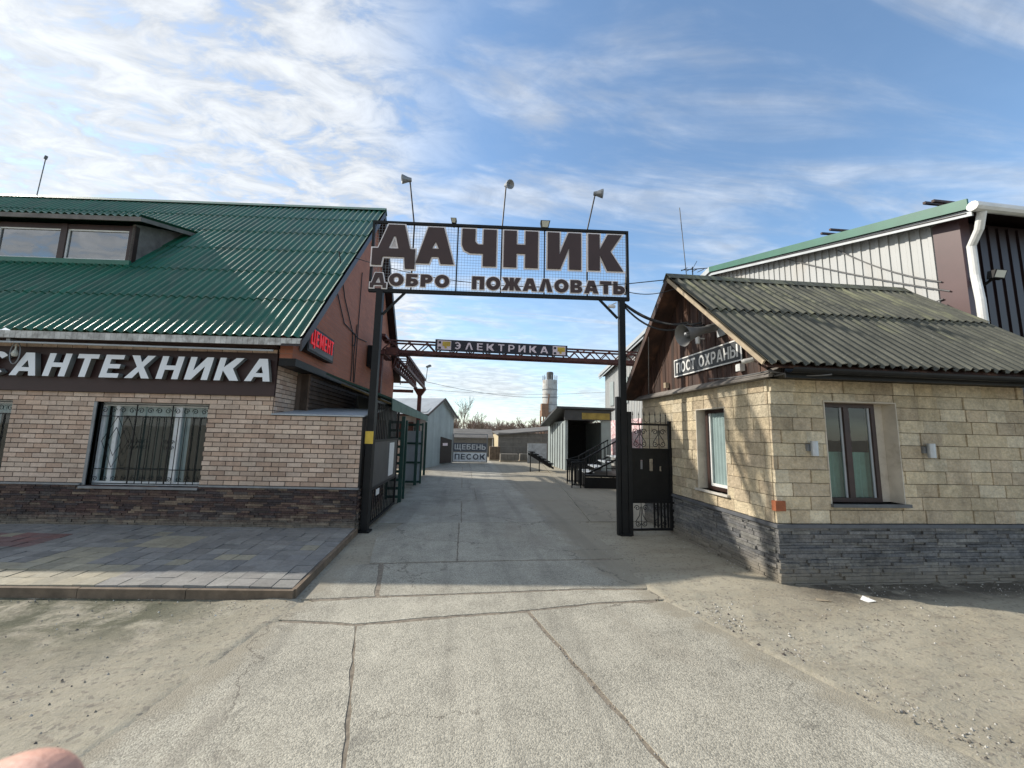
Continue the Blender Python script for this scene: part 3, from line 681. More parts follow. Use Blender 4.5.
while u > -nx * bs:
    ln = rnd.uniform(.9, 1.25); kb.c = rnd.random()
    kb.box((u - ln + .006, -.035 - rnd.uniform(0, .006), -.01), (u, .003, .084 + rnd.uniform(-.004, .004))); u -= ln
kb.box((.003, .006, -.01), (.045, 2.35, .085))
kbo = kb.build('pavement_kerb', K['curb']); kbo['kind'] = 'structure'
mod = kbo.modifiers.new('bevel', 'BEVEL'); mod.width = .008; mod.segments = 2

# ================================================================ SHOP BUILDING (left)
shop = thing('shop_building', 'buff brick shop with steep green corrugated roof, dormer and red brick gable', 'building', (-6, 7.2, 0))
UL, UR, UB = -11.0, 0.0, -1.43          # left end, low wall end, upper wall end
W1 = (-4.15, -2.44, .66, 1.95); W2 = (-7.15, -5.44, .66, 1.95)
core = MB(LF)
wall_holes(core, 'v-', UL, UB, 0, 2.78, 0, .3, [W1, W2])
core.box((UB, 0.0, 0), (UR - .004, .3, 1.80)); core.box((UR - .3, .3, 0), (UR - .004, 1.9, 1.80))
core.build('wall_core', K['mortar'], shop)
bk = MB(LF); rb = random.Random(21)
palb = [(.58, .43, .325), (.61, .47, .36), (.56, .41, .305), (.50, .35, .255), (.58, .44, .34), (.53, .39, .295), (.49, .34, .25), (.59, .45, .35)]
h1 = [W1, W2]
masonry(bk, 'v-', UL, UB, 1.80, 2.10, .235, .0745, .012, 0, .012, .004, palb, h1, rnd=rb)
masonry(bk, 'v-', UL, UR, .70, 1.80, .235, .0745, .012, 0, .012, .004, palb, h1, rnd=rb)
masonry(bk, 'u+', .0, .75, 1.80, 2.90, .235, .0745, .012, UB, .012, .004, palb, rnd=rb)   # return beside the sign
masonry(bk, 'v-', UL, UB, 2.79, 2.86, .235, .0745, .012, -.02, .012, .004, palb, rnd=rb)
bk.build('brick_wall', K['brick'], shop)
rt = MB(LF); rt.box((UB - .25, .3, 1.80), (UB - .003, .75, 2.86)); rt.box((UL, -.018, 2.782), (UB - .003, .28, 2.868)); rt.build('wall_return', K['mortar'], shop)
pl = MB(LF)
pals = [(.085, .05, .04), (.11, .07, .055), (.06, .045, .045), (.14, .09, .065), (.05, .035, .032), (.10, .08, .07), (.20, .145, .10), (.075, .042, .036), (.09, .055, .045)]
masonry(pl, 'v-', UL, UR, .06, .67, .19, .034, .004, 0, .03, .022, pals, rand=.5, hj=.3, rnd=rb)
masonry(pl, 'u+', .0, 1.9, .0, .67, .19, .034, .004, -.004, .02, .022, pals, rand=.5, hj=.3, rnd=rb)
pl.build('stone_plinth', K['stone'], shop)
for (a_, b_) in ((UL, W2[0] - .05), (W2[1] + .03, W1[0] - .05), (W1[1] + .03, UR + .02)):
    cp = MB(LF); cp.box((a_, -.055, .672), (b_, 0, .697)); cp.build('plinth_cap', K['grey_metal'], shop)
# low wall ledge roof
lg = MB(LF); lg.slab([(UB, -.05, 1.825), (UR + .03, -.05, 1.825), (UR + .03, 1.6, 2.02), (UB, 1.6, 2.02)], .02); lg.build('ledge_flashing', K['light_grey'], shop)
# windows of the shop
def wavy(mb, u0, u1, z0, z1, v, amp=.018, pit=.09):
    n = max(4, int((u1 - u0) / pit * 6)); pr = None
    for i in range(n + 1):
        x = u0 + (u1 - u0) * i / n; y = v + amp * sin(2 * pi * (x - u0) / pit)
        if pr: mb.face([(pr[0], pr[1], z0), (x, y, z0), (x, y, z1), (pr[0], pr[1], z1)], True)
        pr = (x, y)
def shop_window(W, label):
    u0, u1, z0, z1 = W; wd = u1 - u0
    rm = MB(LF)
    for q in ([(u0, .9, z0), (u1, .9, z0), (u1, .9, z1), (u0, .9, z1)], [(u0, .3, z0), (u0, .9, z0), (u0, .9, z1), (u0, .3, z1)], [(u1, .9, z0), (u1, .3, z0), (u1, .3, z1), (u1, .9, z1)],
              [(u0, .3, z0), (u1, .3, z0), (u1, .9, z0), (u0, .9, z0)], [(u0, .9, z1), (u1, .9, z1), (u1, .3, z1), (u0, .3, z1)]): rm.face(q)
    fr = MB(LF); a = .055
    fr.box((u0, .10, z0), (u0 + a, .16, z1)); fr.box((u1 - a, .10, z0), (u1, .16, z1)); fr.box((u0 + a, .10, z0), (u1 - a, .16, z0 + a)); fr.box((u0 + a, .10, z1 - a), (u1 - a, .16, z1))
    um = u0 + wd * .70; fr.box((um - .05, .095, z0 + a), (um + .05, .155, z1 - a)); um2 = u0 + wd * .14; fr.box((um2 - .03, .10, z0 + a), (um2 + .03, .15, z1 - a))
    f = fr.build('window', K['white'], shop, label)
    rm.build('window_room', K['room'], f)
    gl = MB(LF); gl.face([(u0 + a, .13, z0 + a), (u1 - a, .13, z0 + a), (u1 - a, .13, z1 - a), (u0 + a, .13, z1 - a)]); gl.build('pane', K['glass'], f)
    cu = MB(LF); wavy(cu, u0 + .04, u0 + .22, z0 + .05, z1 - .05, .24); wavy(cu, um - .08, um + .10, z0 + .05, z1 - .05, .24); wavy(cu, u0 + .05, u1 - .05, z1 - .20, z1 - .04, .22, .014, .07)
    cu.build('curtain', K['curtain'], f)
    cd = MB(LF); wavy(cd, u0 + .02, u1 - .02, z0 + .02, z1 - .02, .40, .03, .14); cd.build('dark_curtain', K['curtain_dark'], f)
    rv = MB(LF); rv.box((u0 - .045, -.018, z0 - .0), (u0, .1, z1)); rv.box((u0 - .045, -.07, z0 - .035), (u1 + .02, .1, z0)); rv.build('sill', K['grey_metal'], f)
    # forged grille
    gr_ = MB(LF); y = .045; r = .006
    for zz_ in (z0 + .03, z0 + .25, z1 - .22, z1 - .03): gr_.box((u0 + .01, y - .006, zz_ - .006), (u1 - .01, y + .006, zz_ + .006))
    n = 15
    for i in range(n + 1):
        x = u0 + .02 + (wd - .04) * i / n
        if i % 5 == 0: gr_.box((x - .007, y - .007, z0 + .03), (x + .007, y + .007, z1 - .03))
        elif i < 5: pass
        else: gr_.box((x - .004, y - .004, z0 + .03), (x + .004, y + .004, z1 - .22)) if i % 1 == 0 else None
    xa, xb = u0 + .05, u0 + wd * 5 / n - .02; xm = (xa + xb) / 2; zm = (z0 + z1) / 2 + .03
    for k in (1, .55):
        gr_.tube([(xm, y, zm + .40 * k), (xm - (xm - xa) * k * .8, y, zm), (xm, y, zm - .40 * k), (xm + (xm - xa) * k * .8, y, zm), (xm, y, zm + .40 * k)], r * .8, 5)
    def scroll(cx, cz, rad, sgn=1):
        gr_.tube([(cx + sgn * rad * (1 - i / 14) * cos(i * .75), y, cz + rad * (1 - i / 14) * sin(i * .75)) for i in range(12)], .005, 4)
    for i in range(12):
        x = u0 + .08 + (wd - .16) * i / 11; scroll(x, z1 - .125, .05, 1 if i % 2 else -1)
        scroll(x, z0 + .10, .04, 1 if i % 2 else -1)
    for i in (5, 10):
        x = u0 + .02 + (wd - .04) * i / n; scroll(x - .045, zm, .04, -1); scroll(x + .045, zm, .04); scroll(x - .045, zm - .09, .04, -1); scroll(x + .045, zm - .09, .04)
    gr_.build('grille', K['black_metal'], f)
shop_window(W1, 'barred window right of the brick pier, under the shop sign'); shop_window(W2, 'barred window at the left edge of the photo')
# roof: front slope, back slope
RU0, RU1 = -14.6, -.90 ; 
def Lz(v): return 3.0 + (v + .40) * (8.03 - 3.0) / 4.85
EV, RV, BV = -.40, 4.45, 8.9
# front slope of waves in strips round the dormer hole is not needed: dormer stands on top
rf = MB(LF)
corr(rf, (RU0, EV, 3.0), (RU1, EV, 3.0), (RU0, RV, 8.03), (RU1, RV, 8.03), .148, .021, seg=8, rows=6, overlap=.016)
corr(rf, (RU0, BV, 3.62), (RU1, BV, 3.62), (RU0, RV, 8.03), (RU1, RV, 8.03), .148, .021, seg=6, rows=1)
roof_o = rf.build('roof', K['green_roof'], shop)
rc = MB(LF); rc.slab([(RU0, RV - .16, 7.93), (RU1 + .02, RV - .16, 7.93), (RU1 + .02, RV, 8.085), (RU0, RV, 8.085)], .004); rc.slab([(RU0, RV, 8.085), (RU1 + .02, RV, 8.085), (RU1 + .02, RV + .16, 7.93), (RU0, RV + .16, 7.93)], .004)
rc.build('ridge_cap', K['green_roof'], roof_o)
vg = MB(LF)   # verge boards and soffit of the gable
for (v0, z0_, v1, z1_) in ((EV, 2.97, RV, 8.0), (BV, 3.59, RV, 8.0)):
    vg.hexa([(RU1 - .03, v0, z0_ - .20), (RU1 + .0, v0, z0_ - .20), (RU1 + .0, v1, z1_ - .22), (RU1 - .03, v1, z1_ - .22)], [(RU1 - .03, v0, z0_ - .03), (RU1, v0, z0_ - .03), (RU1, v1, z1_ - .03), (RU1 - .03, v1, z1_ - .03)])
    vg.hexa([(RU1 - .32, v0, z0_ - .12), (RU1 - .03, v0, z0_ - .12), (RU1 - .03, v1, z1_ - .13), (RU1 - .32, v1, z1_ - .13)], [(RU1 - .32, v0, z0_ - .10), (RU1 - .03, v0, z0_ - .10), (RU1 - .03, v1, z1_ - .11), (RU1 - .32, v1, z1_ - .11)])
vg.build('verge_board', K['maroon'], roof_o)
fs = MB(LF); u = RU0
while u < RU1 - .02:
    fs.c = random.random(); fs.box((u, EV + .02, 2.865), (min(u + .078, RU1 - .02), EV + .05, 2.975)); u += .082
fs.build('tile_fascia', K['fascia'], roof_o)
sf = MB(LF); sf.box((RU0, EV + .05, 2.868), (RU1 - .02, EV + .08, 2.97)); sf.box((RU0, EV + .08, 2.872), (UB + .05, .0, 2.9)); sf.build('soffit', K['dark_brown'], roof_o)
pp = MB(LF); pp.tube([(UL, -.32, 2.80), (-6.1, -.32, 2.815), (-3, -.30, 2.80), (UB + .05, -.28, 2.795)], .016, 8); pp.build('conduit', K['light_grey'], shop)
# red brick gable wall (world x = about -2.72)
GU = RU1 - .24
gw = MB(LF); gw.c = .5
gw.hexa([(GU - .2, -.15, 2.70), (GU, -.15, 2.70), (GU, RV, 2.70), (GU - .2, RV, 2.70)], [(GU - .2, -.15, Lz(-.15) - .2), (GU, -.15, Lz(-.15) - .2), (GU, RV, 7.80), (GU - .2, RV, 7.80)])
gw.hexa([(GU - .2, RV, 2.70), (GU, RV, 2.70), (GU, BV - .2, 2.70), (GU - .2, BV - .2, 2.70)], [(GU - .2, RV, 7.80), (GU, RV, 7.80), (GU, BV - .2, 3.5), (GU - .2, BV - .2, 3.5)])
gw.build('gable_wall', K['red_panel'], shop)
def mat_redbrick():
    m = bpy.data.materials.new('red_brick_cladding'); m.use_nodes = True; nt = m.node_tree; b = nt.nodes['Principled BSDF']
    uvn = nt.nodes.new('ShaderNodeUVMap'); br = nt.nodes.new('ShaderNodeTexBrick'); nt.links.new(uvn.outputs[0], br.inputs['Vector'])
    br.inputs['Scale'].default_value = 1; br.inputs['Brick Width'].default_value = .25; br.inputs['Row Height'].default_value = .075; br.inputs['Mortar Size'].default_value = .006
    br.inputs['Color1'].default_value = (.42, .145, .080, 1); br.inputs['Color2'].default_value = (.33, .112, .064, 1); br.inputs['Mortar'].default_value = (.33, .17, .12, 1)
    t = nt.nodes.new('ShaderNodeTexCoord'); n1 = noise(nt, t.outputs['Object'], 1.1, 5, .6)
    nt.links.new(mixc(nt, mrange(nt, n1, .35, .65, 0, .45), br.outputs['Color'], (.27, .115, .075)), b.inputs['Base Color']); b.inputs['Roughness'].default_value = .75
    bn = nt.nodes.new('ShaderNodeBump'); bn.inputs['Distance'].default_value = .004; bn.invert = True
    nt.links.new(br.outputs['Fac'], bn.inputs['Height']); nt.links.new(bn.outputs[0], b.inputs['Normal']); return m
K['redbrick'] = mat_redbrick()
for o in shop.children:
    if o.name.startswith('gable_wall'): o.data.materials[0] = K['redbrick']
bm_ = MB(LF); bm_.box((GU - .2, -.15, 2.58), (GU + .06, BV - .2, 2.70)); bm_.build('gable_beam', K['black_metal'], shop)
sd = MB(LF); z = 1.5
while z < 2.57:
    sd.c = random.random(); sd.hexa([(GU - .06, .75, z), (GU - .03, .75, z), (GU - .03, BV - .3, z), (GU - .06, BV - .3, z)], [(GU - .06, .75, z + .075), (GU - .045, .75, z + .075), (GU - .045, BV - .3, z + .075), (GU - .06, BV - .3, z + .075)]); z += .08
sd.build('wood_siding', K['wood_siding'], shop)
sb = MB(LF); sb.box((GU - .2, .75, 0), (GU - .07, BV - .3, 2.57)); sb.box((UB - .01, .75, 1.8), (GU - .06, .8, 2.58)); sb.build('side_wall', K['wood_siding'], shop)
bw_ = MB(LF); bw_.box((UL - 3.3, BV - .4, 0), (GU - .2, BV - .2, 3.5)); bw_.box((UL - 3.3, 0, 0), (UL - 3.1, BV - .4, 3.0)); bw_.box((UL - 3.1, 0.02, 0), (UL, .3, 2.9)); bw_.build('rear_wall', K['redbrick'], shop)
# cables drooping on the red gable
cb = MB(LF)
xw = GU + .02
for pts in ([(xw, 1.4, 4.6), (xw, 2.2, 3.95), (xw, 3.4, 3.9), (xw, 4.2, 4.0)], [(xw, 1.5, 5.3), (xw, 2.1, 4.5), (xw, 2.9, 3.9)], [(xw, 2.9, 3.9), (xw, 3.0, 3.2), (xw, 3.0, 2.75)], [(xw, 3.2, 4.2), (xw, 3.1, 3.4), (xw, 3.25, 2.75)],
            [(xw, 3.3, 5.6), (xw, 3.3, 4.2), (xw, 3.3, 2.75)]): cb.tube(pts, .012, 5)
for a in range(3): cb.tube([(xw + .03, 2.9 + .12 * cos(t * .7 + a), 3.75 + .16 * sin(t * .7 + a)) for t in range(10)], .009, 5)
cb.build('cable', K['cable'], shop)

# dormer
DU0, DU1 = -10.56, -5.20        # left, right cheek
DV = 1.33; SZ = Lz(DV) + .01
dm = thing('roof_dormer', '', 'dormer')   # becomes a child of the shop
C.objects.unlink(dm); bpy.data.objects.remove(dm)
dz0 = Lz(DV); dz1 = dz0 + .80
dr = MB(LF)
rise = .30
# dormer roof meets the main roof where its plane crosses
vtip = DV
zr0 = dz1 + .12; k_d = .30; k_m = (8.03 - 3.0) / 4.85
vt = ((zr0 - k_d * (DV - .22)) - (3.0 + .40 * k_m)) / (k_m - k_d)
zt = zr0 + k_d * (vt - (DV - .22))
corr(dr, (DU0 - .25, DV - .22, zr0), (DU1 + .30, DV - .22, zr0), (DU0 - .25, vt + .05, zt + .03), (DU1 + .30, vt + .05, zt + .03), .148, .021, seg=8)
dro = dr.build('dormer_roof', K['green_roof'], shop)
df = MB(LF)
for i, x in enumerate((DU0, DU0 + 1.34, DU0 + 2.68, DU0 + 4.02, DU1)): df.box((x - .06, DV - .03, dz0 + .04), (x + .06, DV + .07, dz1))
df.box((DU0, DV - .02, dz1 - .10), (DU1, DV + .06, dz1 - .002)); df.box((DU0, DV - .02, dz0 + .03), (DU1, DV + .06, dz0 + .06))
dfo = df.build('dormer_frame', K['wood_frame'], shop)
ds = MB(LF); ds.box((DU0 - .05, DV - .08, dz0 - .05), (DU1 + .07, DV - .031, dz0 + .045)); ds.build('sill', K['green_bright'], dfo)
fb = MB(LF); fb.bar((DU0 - .25, DV - .20, zr0 - .065), (DU1 + .29, DV - .20, zr0 - .065), .025, .09); fb.bar((DU1 + .28, DV - .20, zr0 - .065), (DU1 + .28, vt, zt - .06), .025, .08)
fb.build('fascia_board', K['grey_wood'], dro)
for i in range(4):
    a = DU0 + 1.34 * i + .06; b = DU0 + 1.34 * (i + 1) - .06
    pm = MB(LF); pm.face([(a, DV + .02, dz0 + .06), (b, DV + .02, dz0 + .06), (b, DV + .02, dz1 - .10), (a, DV + .02, dz1 - .10)]); pm.build('window_pane', K['glass_sky'], dfo)
    wf = MB(LF)
    for (p, q) in (((a, dz0 + .06), (a + .03, dz1 - .10)), ((b - .03, dz0 + .06), (b, dz1 - .10)), ((a + .03, dz0 + .06), (b - .03, dz0 + .09)), ((a + .03, dz1 - .13), (b - .03, dz1 - .10))):
        wf.box((p[0], DV + .0, p[1]), (q[0], DV + .018, q[1]))
    wf.build('window_frame', K['white'], dfo)
drm = MB(LF); drm.face([(DU0, DV + .5, dz0), (DU1, DV + .5, dz0), (DU1, DV + .5, dz1), (DU0, DV + .5, dz1)]); drm.build('dormer_room', K['curtain'], dfo)
for x0_, x1_ in ((DU1 + .0, DU1 + .05), (DU0 - .05, DU0)):
    ck = MB(LF)
    ck.hexa([(x0_, DV - .03, dz0 - .05), (x1_, DV - .03, dz0 - .05), (x1_, vt, zt - .1), (x0_, vt, zt - .1)], [(x0_, DV - .03, dz1 + .03), (x1_, DV - .03, dz1 + .03), (x1_, vt, zt - .03), (x0_, vt, zt - .03)])
    ck.build('dormer_cheek', K['grey_wood'], shop)

# roof aerial
a = thing('roof_aerial', 'thin aerial mast on the far left of the green ridge', 'aerial', (-12.3, 11.9, 8.1)); m = MB()
m.tube([(-12.36, 11.9, 8.0), (-12.26, 11.85, 9.2)], .012, 6); m.build('mast', K['cable_grey'], a); m = MB(); m.tube([(-12.27, 11.85, 9.16), (-12.25, 11.85, 9.26)], .035, 8); m.build('mast_tip', K['cable_grey'], a)

# shop sign
sg = thing('shop_sign', 'long dark brown board with raised white letters САНТЕХНИКА above the barred windows', 'sign', (-5, 6.6, 2.1))
m = MB(LF); m.box((-8.6, -.06, 2.10), (UB + .02, -.014, 2.79)); m.build('sign_board', K['dark_brown'], sg)
lettering('САНТЕХНИКА', LF, -5.87, -1.45, 2.32, .36, -.16, .085, K['white_plastic'], sg, s=.225, t=.19, gap=.23, shear=.20, edge_mat=K['grey_edge'])
# oval bulkhead lamp
m = MB(LF); lp = thing('wall_lamp', 'oval wire hoop lamp hanging at the top left of the brown shop sign', 'lamp', (-6.9, 6.8, 2.5))
m.tube([(-5.33 + .075 * cos(i * pi / 8), -.20, 2.66 + .17 * sin(i * pi / 8)) for i in range(17)], .008, 5); m.build('lamp_hoop', K['grey_metal'], lp)
m = MB(LF); m.lathe((-5.33, -.20, 2.60), (0, 0, 1), [(0, .0), (.01, .03), (.05, .045), (.09, .03), (.12, .012), (.2, .01)], 12); m.build('lamp_bulb', K['lamp_glass'], lp)
m = MB(LF); m.box((-5.36, -.32, 2.82), (-5.30, -.17, 2.86)); m.build('lamp_bracket', K['grey_metal'], lp)
m = MB(LF); m.box((UB + .20, .66, 2.58), (UB + .32, .75, 2.70)); o = m.build('junction_box', K['fascia']); tag(recentre(o), 'small pale square box under the red gable beam', 'box')
# LED signs reading ЦЕМЕНТ hung on the gable
def led_sign(v0, v1, zl, name_label, z1):
    t_ = thing('led_sign', name_label, 'led sign', (GU - 1.4, 6.5 + v0, zl), 'red LED cement signs')
    FR = frame(LF[0] + LF[3][0] * (GU + .14), LF[1] + LF[3][1] * (GU + .14), (0, 1), (-1, 0))
    m = MB(FR); m.box((v0, 0, zl), (v1, .12, z1)); m.build('housing', K['black_metal'], t_)
    m = MB(FR); m.box((v0 + .04, -.006, zl + .04), (v1 - .04, -.001, z1 - .04)); m.build('screen', K['led_back'], t_)
    lettering('ЦЕМЕНТ', FR, v0 + .10, v1 - .08, zl + .14, (z1 - zl) * .58, -.02, .012, K['led_red'], t_, s=.17, t=.14, gap=.30, one='led_text')
led_sign(.06, 1.32, 2.88, 'large red LED board ЦЕМЕНТ under the front corner of the green roof', 3.34)
led_sign(4.4, 5.3, 3.35, 'small red LED board further back on the red gable, right of the gate post', 3.95)

# ================================================================ GATE ARCH
gu = Vector((4.16, -.35)).normalized()
GF = frame(-1.49, 6.57, (gu.x, gu.y), (-gu.y, gu.x))
ga = thing('entrance_arch', 'tall black steel entrance arch with mesh sign ДАЧНИК ДОБРО ПОЖАЛОВАТЬ over the road', 'gate arch', (.6, 6.4, 0))
for x, w_ in ((0, .13), (4.17, .12)):
    m = MB(GF); m.box((x - w_ * .42, -.052, 0), (x + w_ * .42, .052, 3.95)); p = m.build('post', K['black_metal'], ga)
    if x > 1:
        m = MB(GF); m.box((x - .115, -.045, .0), (x - .062, .05, 2.25)); m.box((x + .062, -.05, 0), (x + .13, .05, 2.0)); m.build('post_stiffener', K['black_metal'], p)
    m = MB(GF); m.box((x - w_ / 2 - .03, -.09, 0), (x + w_ / 2 + .03, .09, .03)); m.build('base_plate', K['black_metal'], p)
Z0, Z1, S0, S1 = 3.97, 5.21, -.20, 4.31
m = MB(GF)
m.box((S0, -.03, Z0 - .03), (S1, .03, Z0 + .03)); m.box((S0, -.022, Z1 - .022), (S1, .022, Z1 + .022)); m.box((S0, -.022, Z0 + .03), (S0 + .04, .022, Z1 - .022)); m.box((S1 - .04, -.022, Z0 + .03), (S1, .022, Z1 - .022))
m.build('sign_frame', K['black_metal'], ga)
for x in (.51, 1.28, 2.05, 2.81, 3.57):
    m = MB(GF); m.box((x - .011, .0, Z0 + .03), (x + .011, .02, Z1 - .022)); m.build('upright', K['black_metal'], ga)
m = MB(GF); x = S0 + .06
while x < S1 - .04: m.box((x - .0016, .003, Z0 + .03), (x + .0016, .006, Z1 - .02)); x += .05
z = Z0 + .06
while z < Z1 - .03: m.box((S0 + .04, .0062, z - .0016), (S1 - .04, .0092, z + .0016)); z += .05
m.build('wire_mesh', K['grey_metal'], ga)
m = MB(GF)
for a_, b_, w_ in (((0.06, 0, 3.55), (.42, 0, 3.95), .035), ((4.10, 0, 3.62), (3.78, 0, 3.95), .035), ((4.24, .0, 4.05), (4.31, .05, 4.75), .03)):
    m = MB(GF); m.bar(a_, b_, w_); m.build('brace', K['black_metal'], ga)
rim = (K['letter_rim'], .020)
big = [('Д', -.17, .56, 4.63), ('А', .58, 1.23, 4.47), ('Ч', 1.36, 1.96, 4.46), ('Н', 2.09, 2.69, 4.46), ('И', 2.86, 3.45, 4.46), ('К', 3.58, 4.18, 4.46)]
for ch, a, b, z0_ in big:
    cap = 5.13 - z0_ if ch != 'Д' else .52
    gg, wd = glyph(ch, .29, .24)
    if ch == 'Д': gg = [[(0,-.42),(0,.16),(.14,.16),(.36,1),(.74,1),(.90,.16),(1.02,.16),(1.02,-.52),(.80,-.52),(.77,-.12),(.25,-.12),(.22,-.42)], [(.38,.16),(.49,.60),(.54,.60),(.62,.16)]]; wd = 1.02
    lo = letter_mesh('letter', gg, (b - a) / wd, cap, a, z0_, .02, GF, -.055, K['letter_brown'], ga)
    letter_mesh('letter_rim', gg, (b - a) / wd, cap, a, z0_, .012, GF, -.034, K['letter_rim'], lo, .027)
lettering('ДОБРО', GF, -.17, 1.17, 4.05, .215, -.055, .018, K['letter_brown'], ga, s=.29, t=.25, gap=.16, rim=(K['letter_rim'], .018))
lettering('ПОЖАЛОВАТЬ', GF, 1.56, 4.22, 4.04, .225, -.055, .018, K['letter_brown'], ga, s=.28, t=.25, gap=.13, rim=(K['letter_rim'], .016))
# three lamps on gooseneck masts and two floodlights on the frame
def mast_lamp(x0, x1, z1, label, dirn):
    t_ = thing('mast_lamp', label, 'lamp', (-1.49 + gu.x * x0, 6.57 + gu.y * x0, 5.2), 'lamps on thin masts above the arch')
    m = MB(GF); m.tube([(x0, .035, 4.3), (x0, .035, 5.2), (x1, .02, z1)], .013, 6); m.build('mast', K['black_metal'], t_)
    hd = MB(GF); d = Vector((dirn, -.25, -.12)).normalized()
    hd.lathe((x1 - .03 * dirn, .02, z1 + .03), tuple(d), [(0, .0), (.0, .035), (.06, .045), (.14, .075), (.17, .08), (.17, .07), (.12, .0)], 12); hd.build('lamp_head', K['grey_metal'], t_)
mast_lamp(.50, .385, 6.02, 'left mast lamp, its head turned left, above the letter Д', -.8)
mast_lamp(2.05, 2.10, 6.0, 'middle mast lamp, its round head facing forward, above the letter Н', .15)
mast_lamp(3.57, 3.72, 5.92, 'right mast lamp leaning right above the letter К', .8)
def flood(F, x, z, s, label, group):
    t_ = thing('floodlight', label, 'floodlight', MB(F).T((x, 0, z)), group)
    m = MB(F); m.hexa([(x - s * .7, -.03, z - s * .5), (x + s * .7, -.03, z - s * .5), (x + s * .7, .04, z - s * .5), (x - s * .7, .04, z - s * .5)], [(x - s, -.10, z + s * .75), (x + s, -.10, z + s * .75), (x + s, .02, z + s * .75), (x - s, .02, z + s * .75)]); m.build('housing', K['black_metal'], t_)
    m = MB(F); k = .8
    m.face([(x - s * .56, -.041, z - s * .36), (x + s * .56, -.041, z - s * .36), (x + s * .8, -.102, z + s * .62), (x - s * .8, -.102, z + s * .62)]); m.build('lamp_lens', K['lamp_glass'], t_)
    m = MB(F); m.box((x - .012, .02, z - s * 1.4), (x + .012, .045, z)); m.build('bracket', K['black_metal'], t_)
flood(GF, 2.81, 5.26, .085, 'larger black floodlight on the arch between the letters Н and И', 'floodlights on the arch')
flood(GF, 1.20, 5.26, .05, 'smaller grey floodlight on the arch beside the letter Ч', 'floodlights on the arch')
# small camera under the arch right end
m = MB(GF); m.lathe((3.93, -.10, 3.80), (.5, -1, -.4), [(0, 0), (0, .03), (.12, .03), (.12, .0)], 10); m.bar((3.95, -.05, 3.83), (4.08, .0, 3.9), .02)
tag(recentre(m.build('security_camera', K['white'])), 'small white camera under the right end of the arch sign', 'camera')
m = MB(GF); m.box((-.066, -.064, 1.38), (.064, -.061, 1.58)); o = m.build('sticker', K['yellow'], ga)

# left gate leaf swung open into the yard
gl = thing('gate_leaf', 'left gate leaf swung open along the shop, with bars and a paper notice', 'gate leaf', (-1.44, 6.75, 0), 'entrance gate leaves')
GL = frame(-1.44, 6.66, (.03, 1.0), (-1, .03))
Lw = 2.0
m = MB(GL)
for x in (0, Lw - .04): m.box((x, 0, .06), (x + .04, .04, 2.10))
for z in (.06, .62, 1.40, 2.06): m.box((.04, .002, z), (Lw - .04, .038, z + .04))
m.build('leaf_frame', K['black_metal'], gl)
m = MB(GL); m.box((.04, .012, .66), (Lw - .04, .020, 1.40)); m.build('leaf_sheet', K['gate_sheet'], gl)
m = MB(GL)
x = .16
while x < Lw - .05:
    m.box((x - .007, .014, 1.44), (x + .007, .026, 2.06)); m.box((x - .007, .014, .10), (x + .007, .026, .62)); x += .125
m.build('leaf_bars', K['black_metal'], gl)
m = MB(GL); m.box((1.20, .002, .72), (1.62, .008, 1.36)); m.build('notice', K['paper'], gl)
m = MB(GL); m.box((.28, -.01, .50), (.50, -.005, .60)); m.build('rag', K['white'], gl)

# right gate leaf
RG = frame(2.75, 6.25, (.999, .0), (0, 1))
gl2 = thing('gate_leaf', 'right black gate leaf with forged scrolls and spear tips beside the guard hut', 'gate leaf', (3.15, 6.25, 0), 'entrance gate leaves')
m = MB(RG); wl = .80
m.box((0, -.02, .06), (.05, .02, 1.80)); m.box((wl - .07, -.025, .06), (wl, .025, 1.86))
for z in (.06, .50, 1.36, 1.78): m.box((.05, -.018, z), (wl - .07, .018, z + .035))
m.build('leaf_frame', K['black_metal'], gl2)
m = MB(RG); slots = [(.22, .26, 1.05, 1.20), (.38, .44, 1.02, 1.22), (.56, .59, 1.02, 1.10)]
wall_holes(m, 'v-', .05, wl - .07, .535, 1.36, -.004, .008, slots); m.build('leaf_sheet', K['black_metal'], gl2)
m = MB(RG)
for x in (.1, .2, .3, .4, .5, .6, .69):
    m.tube([(x, 0, 1.80), (x, 0, 1.95)], .006, 5); m.tube([(x, 0, 1.95), (x, 0, 2.02)], .012, 5, r1=.001)
for x in (.15, .35, .55):
    m.tube([(x - .05, 0, 1.93), (x - .045, 0, 1.86), (x, 0, 1.83), (x + .045, 0, 1.86), (x + .05, 0, 1.93)], .005, 5)
m.build('spear_tips', K['black_metal'], gl2)
m = MB(RG)
def sc2(cx, cz, r, s, st=0): m.tube([(cx + s * r * (1 - i / 13) * cos(i * .8 + st), 0, cz + r * (1 - i / 13) * sin(i * .8 + st)) for i in range(11)], .0065, 5)
for cx in (.22, .56):
    for s in (1, -1):
        sc2(cx + s * .07, 1.67, .055, s); sc2(cx + s * .07, 1.47, .055, s, pi); m.tube([(cx + s * .015, 0, 1.70), (cx + s * .02, 0, 1.62), (cx + s * .10, 0, 1.50)], .006, 5)
    m.tube([(cx, 0, 1.39), (cx, 0, 1.79)], .007, 5)
    for s in (1, -1):
        sc2(cx + s * .07, .42, .05, s); sc2(cx + s * .06, .17, .05, s, pi); m.tube([(cx + s * .015, 0, .44), (cx + s * .03, 0, .3), (cx + s * .10, 0, .2)], .006, 5)
    m.tube([(cx, 0, .09), (cx, 0, .50)], .006, 5)
m.tube([(.39, 0, 1.39), (.39, 0, 1.79)], .007, 5)
for x in (.46, .52, .58, .64, .7): m.box((x - .012, .01, .10), (x + .012, .03, .50))
m.build('scrollwork', K['black_metal'], gl2)

